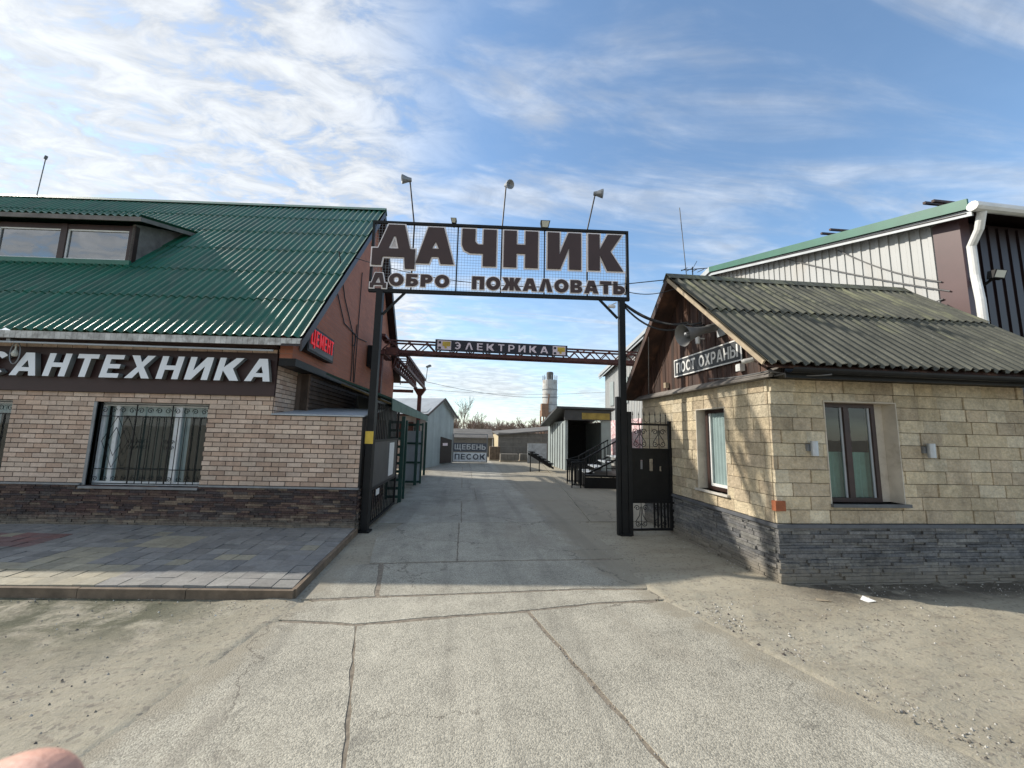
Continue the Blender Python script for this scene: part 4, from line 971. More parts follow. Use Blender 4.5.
# ================================================================ GUARD HUT (right)
HF = frame(3.56, 4.09, (.9994, -.035), (0, 1))
hut = thing('guard_hut', 'small guard hut clad in beige split stone with mossy grey corrugated roof and wooden gable', 'building', (5.2, 5.6, 0))
HW, HD = 3.34, 3.2
WF1 = (.64, 1.58, .88, 2.06); WG = (.76, 1.42, .85, 2.02)
m = MB(HF); wall_holes(m, 'v-', 0, HW, 0, 2.32, 0, .2, [WF1]); wall_holes(m, 'u-', .2, HD, 0, 2.32, 0, .2, [WG])
m.box((HW - .2, .2, 0), (HW, HD, 2.32)); m.box((.2, HD - .2, 0), (HW - .2, HD, 2.32)); m.build('wall_core', K['mortar_tan'], hut)
rh = random.Random(4)
palt = [(.52, .43, .29), (.57, .48, .33), (.48, .39, .265), (.53, .44, .295), (.47, .385, .27), (.58, .50, .36), (.50, .41, .285)]
m = MB(HF); masonry(m, 'v-', -.03, HW, .66, 2.30, .29, .146, .007, 0, .024, .018, palt, [WF1], rand=.22, rnd=rh)
masonry(m, 'u-', .0, HD, .66, 2.30, .29, .146, .006, 0, .028, .012, palt, [WG], rand=.12, rnd=rh)
tl = m.build('stone_tile_cladding', K['tile'], hut); bv = tl.modifiers.new('bevel', 'BEVEL'); bv.width = .004; bv.segments = 1
palp = [(.15, .15, .15), (.185, .183, .178), (.12, .122, .125), (.165, .16, .155), (.20, .195, .18)]
m = MB(HF); masonry(m, 'v-', -.04, HW, .0, .615, .22, .036, .004, 0, .022, .030, palp, rand=.5, hj=.35, rnd=rh); masonry(m, 'u-', .0, HD, .0, .615, .22, .036, .004, 0, .022, .030, palp, rand=.5, hj=.3, rnd=rh)
m.build('ledger_plinth', K['stone'], hut)
m = MB(HF); m.box((-.065, -.065, .617), (HW, 0, .655)); m.box((-.065, 0.001, .617), (-.0, HD, .655)); m.build('plinth_band', mat('slate_band', (.10, .105, .115), .7, 0, .2, 6), hut)
m = MB(HF); m.box((-.062, -.060, .80), (-.001 + .06, -.0, .91)); m.build('patch_brick', K['orange_brick'], hut, 'bare orange brick showing at the hut corner')
# gable planks
AP = (1.55, 4.16)      # apex v,z
def hz(v): return AP[1] - .895 * abs(v - AP[0]) if v <= AP[0] else AP[1] - .965 * (v - AP[0])
m = MB(HF); v = -.02; rr_ = random.Random(9)
while v < HD:
    v1 = v + .098; a_, b_ = hz(v) - .07, hz(v1) - .07
    if min(a_, b_) > 2.36:
        m.c = rr_.random(); d = .03 + rr_.uniform(0, .008)
        m.hexa([(-d, v, 2.33), (.02, v, 2.33), (.02, v1 - .006, 2.33), (-d, v1 - .006, 2.33)], [(-d, v, a_), (.02, v, a_), (.02, v1 - .006, b_), (-d, v1 - .006, b_)])
    v += .1
m.build('gable_planks', K['wood_dark'], hut)
m = MB(HF); m.hexa([(.021, -.02, 2.325), (.06, -.02, 2.325), (.06, HD, 2.325), (.021, HD, 2.325)], [(.021, AP[0] - .01, AP[1] - .08), (.06, AP[0] - .01, AP[1] - .08), (.06, AP[0] + .01, AP[1] - .08), (.021, AP[0] + .01, AP[1] - .08)]); m.build('gable_backing', K['dark_gap'], hut)
m = MB(HF); m.hexa([(-.15, -.18, 2.30), (.0, -.18, 2.30), (.0, HD + .1, 2.30), (-.15, HD + .1, 2.30)], [(-.155, -.18, 2.32), (-.0, -.18, 2.42), (-.0, HD + .1, 2.42), (-.155, HD + .1, 2.32)]); m.build('gable_drip_board', K['grey_wood'], hut)
# roof
R0, R1 = -.36, 3.92; EVh, EZ = -.42, 2.42
m = MB(HF); corr(m, (R0, EVh, EZ), (R1, EVh, EZ), (R0, AP[0], AP[1] + .03), (R1, AP[0], AP[1] + .03), .13, .024, th=.008, seg=8, rows=2, overlap=.026, jag=.006)
corr(m, (R0, HD + .25, 2.34), (R1, HD + .25, 2.34), (R0, AP[0], AP[1] + .03), (R1, AP[0], AP[1] + .03), .13, .024, th=.008, seg=8, rows=1)
hr = m.build('roof', K['slate_sheet'], hut)
m = MB(HF); m.slab([(R0 - .01, AP[0] - .11, AP[1] - .03), (R1, AP[0] - .11, AP[1] - .03), (R1, AP[0], AP[1] + .085), (R0 - .01, AP[0], AP[1] + .085)], .006); m.slab([(R0 - .01, AP[0], AP[1] + .085), (R1, AP[0], AP[1] + .085), (R1, AP[0] + .11, AP[1] - .03), (R0 - .01, AP[0] + .11, AP[1] - .03)], .006); m.build('ridge_cap', K['slate_sheet'], hr)
m = MB(HF); m.bar((R0 + .01, EVh + .06, EZ + .00), (R0 + .01, AP[0], AP[1] - .025), .022, .05); m.build('verge_board', K['light_wood'], hr)
m = MB(HF); m.bar((R0 + .01, HD + .23, 2.29), (R0 + .01, AP[0] + .01, AP[1] - .04), .022, .09); m.build('verge_board', K['wood_dark'], hr)
m = MB(HF)   # dark boarding under the overhangs
m.slab([(R0 + .03, EVh + .03, EZ - .045), (R1 - .03, EVh + .03, EZ - .045), (R1 - .03, AP[0], AP[1] - .045), (R0 + .03, AP[0], AP[1] - .045)], .012)
m.slab([(R0 + .03, AP[0], AP[1] - .045), (R1 - .03, AP[0], AP[1] - .045), (R1 - .03, HD + .22, 2.32), (R0 + .03, HD + .22, 2.32)], .012)
m.build('roof_boarding', K['wood_dark'], hr)
m = MB(HF); m.box((-.10, -.36, 2.265), (R1 - .05, -.34, 2.36)); m.box((-.10, -.34, 2.30), (R1 - .05, -.04, 2.315)); m.build('eave_soffit', K['black_metal'], hr)
m = MB(HF)
gp = [(.055 * cos(a), .055 * sin(a)) for a in [pi + i * pi / 8 for i in range(9)]]
for i in range(8):
    (a0, b0), (a1, b1) = gp[i], gp[i + 1]; c0 = (EVh - .01, 2.36)
    m.face([(-.12, c0[0] + a0, c0[1] + b0), (-.12, c0[0] + a1, c0[1] + b1), (R1 + .1, c0[0] + a1, c0[1] + b1 - .02), (R1 + .1, c0[0] + a0, c0[1] + b0 - .02)], True)
m.build('gutter', K['black_metal'], hr)
# windows
def hut_window(side, W, label, reveal):
    a, b, z0, z1 = W; d0 = .15
    def B(mb, x0, x1, y0, y1, zz0, zz1):      # y = depth from wall face inward
        if side == 'v': mb.box((x0, y0, zz0), (x1, y1, zz1))
        else: mb.box((y0, x0, zz0), (y1, x1, zz1))
    m = MB(HF); rp = .006
    B(m, a, a + .012, -.035, d0, z0, z1) if side == 'v' else B(m, a, a + .012, -.035, d0, z0, z1)
    B(m, b - .012, b, -.035, d0, z0, z1); B(m, a + .012, b - .012, -.035, d0, z1 - .012, z1)
    rv = m.build('window_reveal', K['plaster'], hut)
    f0, f1 = (a + .015, a + .78) if side == 'v' else (a + .03, b - .06)
    if side == 'v':
        m = MB(HF); B(m, f1, b - .012, d0 - .03, d0 + .03, z0, z1 - .012); m.build('reveal_panel', K['plaster'], rv)
    m = MB(HF); w_ = .05; fm = K['wood_frame'] if side == 'v' else K['wood_frame']
    B(m, f0, f0 + w_, d0 - .07, d0 - .02, z0, z1 - .013); B(m, f1 - w_, f1, d0 - .07, d0 - .02, z0, z1 - .013); B(m, f0 + w_, f1 - w_, d0 - .07, d0 - .02, z0, z0 + w_); B(m, f0 + w_, f1 - w_, d0 - .07, d0 - .02, z1 - w_ - .013, z1 - .013)
    if side == 'v': mm = f0 + (f1 - f0) * .5; B(m, mm - .035, mm + .035, d0 - .075, d0 - .02, z0 + w_, z1 - w_ - .013)
    f = m.build('window', fm, hut, label)
    m = MB(HF)
    cells = [(f0 + w_, mm - .035), (mm + .035, f1 - w_)] if side == 'v' else [(f0 + w_, f1 - w_)]
    for (c0, c1) in cells:
        if side == 'v':
            B(m, c0, c0 + .01, d0 - .05, d0 - .035, z0 + w_, z1 - w_ - .013); B(m, c1 - .022, c1, d0 - .05, d0 - .035, z0 + w_, z1 - w_ - .013)
        else:
            B(m, c0, c0 + .03, d0 - .05, d0 - .03, z0 + w_, z1 - w_ - .013); B(m, c1 - .03, c1, d0 - .05, d0 - .03, z0 + w_, z1 - w_ - .013); B(m, c0 + .03, c1 - .03, d0 - .05, d0 - .03, z0 + w_, z0 + w_ + .04)
    m.build('sash', K['light_grey'] if side == 'v' else K['white'], f)
    m = MB(HF)
    q = [(f0 + w_, d0 - .04, z0 + w_), (f1 - w_, d0 - .04, z0 + w_), (f1 - w_, d0 - .04, z1 - w_), (f0 + w_, d0 - .04, z1 - w_)]
    if side != 'v': q = [(y, x, z) for x, y, z in q]
    m.face(q); m.build('pane', K['glass'], f)
    # room box and curtains behind
    m = MB(HF); D = .75
    if side == 'v':
        m.face([(f0, D, z0), (f1, D, z0), (f1, D, z1), (f0, D, z1)]); m.face([(f0, .2, z0), (f0, D, z0), (f0, D, z1), (f0, .2, z1)]); m.face([(f1, D, z0), (f1, .2, z0), (f1, .2, z1), (f1, D, z1)]); m.face([(f0, .2, z1), (f1, .2, z1), (f1, D, z1), (f0, D, z1)]); m.face([(f0, .2, z0), (f1, .2, z0), (f1, D, z0), (f0, D, z0)])
    else:
        m.face([(D, f0, z0), (D, f1, z0), (D, f1, z1), (D, f0, z1)]); m.face([(.2, f0, z0), (D, f0, z0), (D, f0, z1), (.2, f0, z1)]); m.face([(.2, f1, z0), (D, f1, z0), (D, f1, z1), (.2, f1, z1)]); m.face([(.2, f0, z1), (.2, f1, z1), (D, f1, z1), (D, f0, z1)]); m.face([(.2, f0, z0), (.2, f1, z0), (D, f1, z0), (D, f0, z0)])
    m.build('window_room', K['room'], f)
    m = MB(HF)
    if side == 'v': wavy(m, f0 + .01, f1 - .01, z0 + .02, z0 + .58, .19, .012, .07)
    else:
        m2 = MB(HF); wavy(m2, f0, f1, z0, z1, .30, .012, .08); m = MB(HF)
        for fc_i in range(0, len(m2.v), 4):
            pass
        n = 60; pr = None
        for i in range(n + 1):
            x = f0 + (f1 - f0) * i / n; y = .128 + .008 * sin(i * .9)
            if pr: m.face([(pr[1], pr[0], z0 + .02), (y, x, z0 + .02), (y, x, z1 - .02), (pr[1], pr[0], z1 - .02)], True)
            pr = (x, y)
    m.build('curtain', K['curtain_green'] if side == 'v' else K['curtain'], f)
    m = MB(HF)
    if side == 'v': m.box((a - .01, -.075, z0 - .035), (b + .03, .15, z0)); 
    else: m.box((-.075, a - .03, z0 - .03), (.15, b + .03, z0))
    m.build('sill', mat('sill_' + side, (.09, .095, .10) if side == 'v' else (.5, .47, .42), .5), f)
hut_window('v', WF1, 'dark framed two pane window in the shaded front wall', 1); hut_window('u', WG, 'tall narrow window in the sunny gable wall', 1)
# small dark shelf lines on the front window
# hut sign
SF = frame(HF[0] + HF[3][0] * (-.045), HF[1] + HF[3][1] * (-.045), (0, -1), (1, 0))     # u runs towards the camera
gs = thing('guard_post_sign', 'dark grey board ПОСТ ОХРАНЫ with white border on the hut gable', 'sign', (3.5, 5.2, 2.6))
m = MB(SF); m.box((-1.92, -.02, 2.585), (-.33, -.0, 2.875)); m.build('sign_board', mat('graphite_board', (.05, .055, .06), .45), gs)
m = MB(SF)
for q in (((-1.92, 2.585), (-.33, 2.603)), ((-1.92, 2.857), (-.33, 2.875)), ((-1.92, 2.603), (-1.902, 2.857)), ((-.348, 2.603), (-.33, 2.857))): m.box((q[0][0], -.025, q[0][1]), (q[1][0], -.0205, q[1][1]))
m.build('sign_border', K['white'], gs)
lettering('ПОСТ ОХРАНЫ', SF, -1.85, -.40, 2.645, .17, -.024, .003, K['white'], gs, s=.20, t=.17, gap=.13)
# horn loudspeaker
sp = thing('loudspeaker', 'grey horn loudspeaker mounted on the hut gable', 'loudspeaker', (3.4, 5.0, 3.05))
m = MB(); ax = Vector((-.80, -.06, -.24)).normalized(); o_ = Vector((3.44, 4.86, 3.13))
m.lathe(tuple(o_), tuple(ax), [(-.02, .0), (-.02, .055), (.10, .06), (.14, .05), (.22, .055), (.34, .075), (.46, .115), (.52, .15), (.53, .155), (.515, .14), (.42, .085), (.25, .04), (.2, .0)], 24); m.build('horn', mat('grey_horn', (.16, .16, .155), .5, .2, .15, 8), sp)
m = MB(); m.lathe(tuple(o_ + ax * .22), tuple(ax), [(0, .0), (.0, .02), (.2, .035), (.26, .03), (.28, .0)], 12); m.build('horn_core', K['grey_metal'], sp)
m = MB(); m.box((3.505, 4.74, 3.0), (3.52, 4.90, 3.28)); m.bar((3.36, 4.86, 3.11), (3.51, 4.84, 3.13), .03); m.build('bracket', K['light_grey'], sp)
m = MB(); m.lathe((3.42, 5.22, 3.03), (0, 0, 1), [(-.05, .0), (-.05, .03), (.05, .035), (.07, .0)], 10); m.bar((3.42, 5.22, 3.06), (3.53, 5.22, 3.06), .02); tag(recentre(m.build('gable_lamp', K['white'])), 'small white lamp beside the horn loudspeaker on the gable', 'lamp')
m = MB(); m.box((3.455, 4.42, 2.45), (3.525, 4.50, 2.54)); tag(recentre(m.build('switch_box', K['white'])), 'white square box right below the guard post sign', 'box')
m = MB(); m.box((3.46, 6.25, 2.44), (3.52, 6.32, 2.53)); tag(recentre(m.build('switch_box', K['light_wood'])), 'tiny beige box low on the left of the gable planks', 'box')
m = MB(); m.lathe((3.27, 4.04, 2.50), (-.4, .3, -.1), [(-.05, 0), (-.05, .026), (.04, .03), (.07, .022), (.07, 0)], 12); m.bar((3.3, 4.04, 2.50), (3.50, 4.2, 2.52), .02); tag(recentre(m.build('security_camera', K['fascia'])), 'pale round camera at the front corner under the hut eave', 'camera')
# wall lamps either side of the front window
def wall_lamp(u_, label):
    p = MB(HF).T((u_, -.03, 1.5)); t_ = thing('wall_lamp', label, 'wall lamp', p, 'cylinder wall lamps on the hut front')
    m = MB(HF); m.lathe((u_, -.10, 1.42), (0, 0, 1), [(0, .0), (0, .036), (.165, .036), (.165, .0)], 18); m.build('lamp_body', K['grey_metal'] if 0 else mat('brushed_lamp', (.42, .45, .48), .35, .5), t_)
    m = MB(HF); m.box((u_ - .03 - .02, -.066, 1.47), (u_ + .01, -.03, 1.55)); m.build('lamp_mount', K['grey_metal'], t_)
wall_lamp(.42, 'cylinder wall lamp left of the dark framed hut window'); wall_lamp(1.90, 'cylinder wall lamp right of the dark framed hut window')
# thick cable from arch to hut
def cable_thing(name, label, paths, r, mt, cat='cable', group=None):
    t_ = MB()
    for pts in paths:
        (a, b, sag) = pts; a = Vector(a); b = Vector(b); q = []
        for i in range(13):
            k = i / 12; p = a.lerp(b, k); p.z -= sag * 4 * k * (1 - k); q.append(tuple(p))
        t_.tube(q, r, 6)
    o = t_.build(name, mt); recentre(o); return tag(o, label, cat, group)
cable_thing('cable_bundle', 'thick sagging cable bundle from the right arch post to the hut gable', [((2.72, 6.2, 3.86), (3.50, 5.6, 3.42), .14), ((2.72, 6.2, 3.82), (3.50, 5.62, 3.36), .20), ((3.50, 5.6, 3.42), (3.48, 5.15, 3.25), .04), ((2.72, 6.2, 3.88), (3.48, 5.2, 3.3), .16)], .016, K['cable'])
cable_thing('overhead_cable', 'thin black cable from behind the arch sign to the top of the hut gable', [((-2.6, 8.5, 5.4), (3.2, 5.7, 4.15), .35)], .008, K['cable'], group='thin wires around the arch')
cable_thing('overhead_cable', 'thin black cable drooping from the arch corner to the hut gable peak', [((2.80, 6.2, 4.1), (3.3, 5.5, 3.95), .07)], .007, K['cable'], group='thin wires around the arch')
cable_thing('down_cable', 'thin vertical cable hanging in front of the dark left gable slope', [((3.22, 6.35, 3.35), (3.50, 6.95, 2.35), 0.0)], .008, K['cable_grey'])
cable_thing('eave_cable', 'pale cable run along the drip board at the hut corner', [((3.42, 5.0, 2.42), (3.40, 3.9, 2.36), .02), ((3.40, 3.9, 2.36), (3.9, 3.62, 2.30), .03)], .008, K['cable_grey'])
# mast + aerial behind the hut ridge
m = MB(); m.tube([(3.62, 5.75, 4.15), (3.50, 5.7, 5.45)], .007, 5); tag(recentre(m.build('whip_antenna', K['cable_grey'])), 'thin tilted whip antenna rising behind the hut gable peak', 'antenna')
at = thing('tv_aerial', 'small dark television aerial above the hut ridge', 'aerial', (5.1, 7.6, 3.6)); bx = 5.05; by = 7.8
m = MB(); m.tube([(bx, by, 2.5), (bx, by, 5.45)], .012, 5); m.build('mast', K['black_metal'], at)
m = MB(); m.tube([(bx - .28, by, 5.35), (bx + .30, by - .1, 5.40)], .010, 5)
for q in (-.2, -.08, .06, .2): m.tube([(bx + q, by - .12, 5.36), (bx + q, by + .12, 5.39)], .008, 4)
m.tube([(bx, by, 5.4), (bx + .12, by, 5.6)], .006, 4); m.build('aerial_rods', K['black_metal'], at)
# dark gate and boxes right of the hut
t_ = thing('side_gate', 'dark green metal gate panel just right of the guard hut', 'gate', (7.2, 4.1, 0)); m = MB(); m.box((6.98, 4.16, 0), (8.9, 4.2, 2.05)); m.build('gate_sheet', K['black_metal'], t_)
m = MB(); m.box((6.98, 4.11, 2.05), (8.9, 4.2, 2.11)); m.box((6.98, 4.11, 1.25), (8.9, 4.158, 1.30)); m.build('gate_rail', K['green_metal'], t_)
m = MB(); m.box((7.06, 4.06, .80), (7.3, 4.105, 1.12)); m.build('mail_box', K['light_grey'], t_)
m = MB(); m.slab([(7.35, 3.6, 2.62), (9.2, 3.6, 2.62), (9.2, 4.6, 3.0), (7.35, 4.6, 3.0)], .02); tag(recentre(m.build('green_awning', K['green_bright'])), 'bright green awning edge right of the hut roof', 'awning')

# ================================================================ WAREHOUSE behind the hut
wh = thing('warehouse', 'large metal warehouse with white ribbed side, maroon front and green edged roof', 'building', (12, 12, 0))
WX = 8.0; Y0, YR, Y1 = 5.05, 11.0, 21.1; ZE, ZR, ZB = 5.30, 6.85, 5.02
m = MB(); n = int((Y1 - Y0) / .17); 
def wz(y): return ZE + (ZR - ZE) * (y - Y0) / (YR - Y0) if y < YR else ZR + (ZB - ZR) * (y - YR) / (Y1 - YR)
for i in range(n):
    a = Y0 + (Y1 - Y0) * i / n; b = Y0 + (Y1 - Y0) * (i + 1) / n; q = a + (b - a) * .32
    m.face([(WX, q, 0), (WX, a, 0), (WX, a, wz(a)), (WX, q, wz(q))]); 
    e = .02; m.face([(WX + e, b, 0), (WX + e, q + .02, 0), (WX + e, q + .02, wz(q)), (WX + e, b, wz(b))])
    m.face([(WX + e, q + .02, 0), (WX, q, 0), (WX, q, wz(q)), (WX + e, q + .02, wz(q))]); m.face([(WX, b, 0), (WX + e, b, 0), (WX + e, b, wz(b)), (WX, b, wz(b))])
m.build('side_wall', K['white_corr'], wh)
m = MB(); m.box((WX + .03, Y0 + .3, 0), (22, Y1, 4.95)); m.build('wall_core', K['light_grey'], wh)
m = MB(); x = WX + .2; yf = Y0 - .02
while x < 21:
    m.box((x, yf, 0), (x + .13, yf + .03, ZE - .1)); x += .2
m.box((WX + .1, yf + .03, 0), (22, yf + .08, ZE - .05)); m.build('front_wall', K['maroon'], wh)
m = MB(); m.box((WX - .03, Y0 - .06, 0), (WX + .16, Y0 + .0, ZE)); m.box((WX - .03, Y0, 0), (WX - .003, Y0 + .30, ZE + .02)); m.build('corner_trim', K['maroon_trim'], wh)
m = MB(); ov = -.3
corr(m, (WX - .28, Y0 - .35, ZE - .02), (22, Y0 - .35, ZE - .02), (WX - .28, YR, ZR + .12), (22, YR, ZR + .12), .2, .018, seg=4, trap=True)
corr(m, (WX - .28, Y1 + .3, ZB - .02), (22, Y1 + .3, ZB - .02), (WX - .28, YR, ZR + .12), (22, YR, ZR + .12), .2, .018, seg=4, trap=True)
wr = m.build('roof', K['maroon'], wh)
for nm, mt, zo, th, xo in (('roof_edge', K['green_bright'], .10, .17, -.31), ('edge_trim', K['light_grey'], -.075, .10, -.25)):
    for (ya, za, yb, zb) in ((Y0 - .36, ZE - .0, YR, ZR + .12), (YR, ZR + .12, Y1 + .3, ZB - .02)):
        m = MB(); m.hexa([(WX + xo, ya, za + zo - th), (WX + xo + .03, ya, za + zo - th), (WX + xo + .03, yb, zb + zo - th), (WX + xo, yb, zb + zo - th)], [(WX + xo, ya, za + zo), (WX + xo + .03, ya, za + zo), (WX + xo + .03, yb, zb + zo), (WX + xo, yb, zb + zo)])
        m.build(nm, mt if ya < YR else (K['light_grey'] if nm == 'roof_edge' else K['light_grey']), wr)

m = MB(); m.slab([(WX - .27, Y0 - .3, ZE - .10), (WX + .0, Y0 - .3, ZE - .10), (WX + .0, YR, ZR + .04), (WX - .27, YR, ZR + .04)], .01); m.build('verge_soffit', K['maroon'], wr)
m = MB(); m.tube([(WX - .32, Y0 - .42, ZE - .06), (22, Y0 - .42, ZE - .10)], .075, 10); m.build('gutter', K['white'], wr)
m = MB(); m.tube([(WX - .12, Y0 - .40, ZE - .12), (WX - .05, Y0 - .30, ZE - .35), (WX + .02, Y0 - .14, ZE - .55), (WX + .02, Y0 - .14, 4.25), (WX + .0, Y0 - .16, 4.10), (WX - .12, Y0 - .24, 3.95), (WX - .14, Y0 - .26, 3.80), (WX - .12, Y0 - .26, .2)], .055, 12); m.build('downpipe', K['white'], wh)
for q, y in ((0, 7.6), (1, 8.2), (2, 5.6)):
    pass
for (yy, zz_) in ((6.9, 6.1), (7.1, 6.12), (5.1, 5.62), (5.22, 5.66)): m = MB(); m.bar((WX - .32, yy, zz_), (WX + .25, yy + .06, zz_ + .05), .04); m.build('roof_plank', K['wood_dark'], wr)
t_ = thing('floodlight', 'small square floodlight beside the white downpipe on the maroon wall', 'floodlight', (8.25, 4.9, 4.2))
m = MB(); m.hexa([(8.14, 4.78, 4.18), (8.36, 4.78, 4.18), (8.36, 4.86, 4.18), (8.14, 4.86, 4.18)], [(8.14, 4.74, 4.30), (8.36, 4.74, 4.30), (8.36, 4.84, 4.30), (8.14, 4.84, 4.30)]); m.build('housing', K['black_metal'], t_)
m = MB(); m.face([(8.16, 4.776, 4.19), (8.34, 4.776, 4.19), (8.34, 4.737, 4.29), (8.16, 4.737, 4.29)]); m.build('lamp_lens', K['lamp_glass'], t_)
m = MB(); m.bar((8.25, 4.85, 4.2), (8.25, 5.02, 4.1), .03); m.build('bracket', K['black_metal'], t_)
cable_thing('wall_cable', 'loose cables looping across the white ribbed warehouse wall', [((7.95, 9.5, 5.0), (7.95, 5.3, 4.0), .35), ((7.95, 8.3, 6.1), (7.95, 5.2, 4.1), .05), ((7.95, 7.0, 5.7), (7.95, 5.3, 4.3), .1)], .012, K['cable_grey'])
# posters on the far part of the wall
K['poster'] = mat('pink_white_poster', (.72, .62, .62), .5, 0, .35, 7, dirt=((.45, .12, .14), .75, 5))
for i, (ya, yb) in enumerate(((19.0, 20.3), (16.6, 18.6))):
    m = MB(); m.box((WX - .03, ya, .5), (WX - .01, yb, 2.4)); tag(recentre(m.build('wall_poster', K['poster'])), ('pink and white poster seen left of the right arch post', 'pink and white poster seen through the scrolls of the gate leaf')[i], 'poster', 'posters on the warehouse wall')
for i, ya in enumerate((20.3, 18.5, 16.3)):
    m = MB(); m.box((WX - .04, ya - .5, 3.2), (WX - .01, ya, 4.5)); m.build('window', K['bluegrey'], wh)
    m = MB(); m.box((WX - .05, ya - 1.2, 4.75), (WX - .01, ya + .4, 4.82)) if i == 2 else None
    if i == 2: m.build('wall_rail', K['white'], wh)

# ================================================================ BRIDGE CRANE AND RUNWAY
cr = thing('crane_girder', 'dark red lattice crane girder carrying the ЭЛЕКТРИКА board across the yard', 'gantry crane', (1, 10.8, 3.68))
yt = 10.8; xa, xb = -2.3, 6.9; za, zb = 3.74, 4.07
def zt_(x): return 0.0
for dy in (0, .35):
    m = MB(); m.box((xa, yt + dy, za), (xb, yt + dy + .08, za + .09)); m.box((xa, yt + dy + .01, zb), (xb, yt + dy + .06, zb + .045)); m.build('chord', K['rust_red'], cr)
m = MB(); n = 19
for i in range(n):
    a = xa + (xb - xa) * i / n; b = xa + (xb - xa) * (i + 1) / n; c = (a + b) / 2
    for dy in (.03, .38): m.bar((a, yt + dy, za + .08), (c, yt + dy, zb), .028); m.bar((c, yt + dy, zb), (b, yt + dy, za + .08), .028)
    if i % 3 == 0: m.bar((a, yt + .04, za + .06), (a, yt + .38, za + .06), .03); m.bar((a, yt + .04, zb + .02), (a, yt + .38, zb + .02), .025)
m.build('lattice', K['rust_red'], cr)
m = MB(); m.box((xa - .05, yt - .3, za - .10), (xa + .12, yt + .8, za + .0)); m.box((xa - .05, yt - .25, za + .0), (xa + .02, yt - .18, zb + .1)); m.box((xa - .05, yt - .25, zb + .06), (xa + .12, yt + .5, zb + .13)); m.box((xa + .12, yt - .12, za - .08), (xa + .45, yt - .02, za + .12)); m.build('end_carriage', K['rust_red'], cr)
es = thing('girder_sign', 'narrow navy board ЭЛЕКТРИКА with pale letters fixed to the crane girder', 'sign', (1.1, 10.75, 3.8))
EF = frame(-.86, yt - .05, (1, 0), (0, 1))
m = MB(EF); m.box((0, 0, 3.85), (3.80, .04, 4.17)); m.build('sign_board', K['navy'], es)
lettering('ЭЛЕКТРИКА', EF, .52, 3.22, 3.91, .20, -.012, .01, K['pink_letter'], es, s=.19, t=.15, gap=.46)
for a in (.06, 3.36):
    m = MB(EF); m.box((a, -.008, 3.88), (a + .38, -.002, 4.14)); p = m.build('picture_panel', K['pink_letter'], es)
    m = MB(EF); m.box((a + .14, -.016, 3.98), (a + .36, -.01, 4.11)); m.box((a + .2, -.016, 3.92), (a + .26, -.01, 3.975)); m.build('yellow_shape', K['yellow'], p)
    m = MB(EF); m.box((a + .03, -.016, 3.90), (a + .10, -.01, 3.96)); m.box((a + .03, -.016, 4.05), (a + .10, -.01, 4.11)); m.build('dark_mark', K['navy'], p)
rw = thing('crane_runway', 'dark red lattice runway on columns running back beside the red gable', 'crane runway', (-2.3, 15, 0))
for z in (3.40, 3.76):
    for xq in (-1.76, -2.12): m = MB(); m.box((xq, 11.35, z), (xq + .09, 17.0, z + .08)); m.build('chord', K['rust_red'], rw)
m = MB(); n = 13
for i in range(n):
    a = 11.4 + 5.5 * i / n; b = 11.4 + 5.5 * (i + 1) / n; c = (a + b) / 2
    for xq in (-1.72, -2.08): m.bar((xq, a, 3.47), (xq, c, 3.77), .035); m.bar((xq, c, 3.77), (xq, b, 3.47), .035)
    m.bar((-1.72, c, 3.80), (-2.08, c, 3.80), .03)
m.build('lattice', K['rust_red'], rw)
m = MB(); m.box((-2.42, 10.62, 0), (-2.24, 10.78, 3.62)); m.build('column', K['rust_red'], rw)
m = MB(); m.box((-1.98, 16.72, 0), (-1.82, 16.88, 3.1)); m.hexa([(-1.98, 16.72, 3.1), (-1.82, 16.72, 3.1), (-1.82, 16.88, 3.1), (-1.98, 16.88, 3.1)], [(-2.16, 16.6, 3.395), (-1.64, 16.6, 3.395), (-1.64, 17.0, 3.395), (-2.16, 17.0, 3.395)]); m.build('column', K['rust_red'], rw)
m = MB(); m.box((-4.5, 16.74, 3.22), (-2.18, 16.86, 3.34)); m.build('cross_beam', K['rust_red'], rw)
m = MB(); m.box((-4.5, 16.74, 3.62), (-2.13, 16.86, 3.70)); m.build('cross_beam', K['rust_red'], rw)
m = MB(); m.tube([(-1.68, 16.95, 3.8), (-1.64, 16.95, 4.36)], .016, 5); m.bar((-1.68, 16.95, 4.38), (-1.50, 16.88, 4.45), .13, .07)
tag(recentre(m.build('yard_lamp', K['grey_metal'])), 'lamp on a thin pole on the end of the red crane runway', 'lamp')

# ================================================================ LEFT YARD SIDE
cn = thing('display_canopy', 'long low green canopy along the left yard side on dark green posts', 'canopy', (-1.9, 11, 0))
m = MB(); corr(m, (-1.34, 7.4, 2.19), (-1.34, 14.8, 2.17), (-2.55, 7.4, 2.62), (-2.55, 14.8, 2.60), .12, .014, seg=6); m.build('canopy_sheet', K['green_canopy'], cn)
m = MB(); corr(m, (-1.335, 14.8, 1.98), (-1.335, 7.4, 1.98), (-1.345, 14.8, 2.17), (-1.345, 7.4, 2.19), .16, .012, lift=(1, 0, 0), seg=6); m.build('canopy_valance', K['green_canopy'], cn)
for y in (8.2, 9.7, 11.2, 12.7, 14.2): m = MB(); m.bar((-1.37, y, 2.10), (-2.5, y, 2.52), .035); m.build('rafter', K['gold'], cn)
for y in (9.1, 11.9, 14.6):
    m = MB(); m.box((-1.40, y, 0), (-1.32, y + .08, 1.93)); m.build('post', K['green_metal'], cn)
m = MB(); m.box((-2.50, 9.4, 0), (-2.45, 14.8, 2.4)); m.build('back_sheet', K['gate_sheet'], cn)
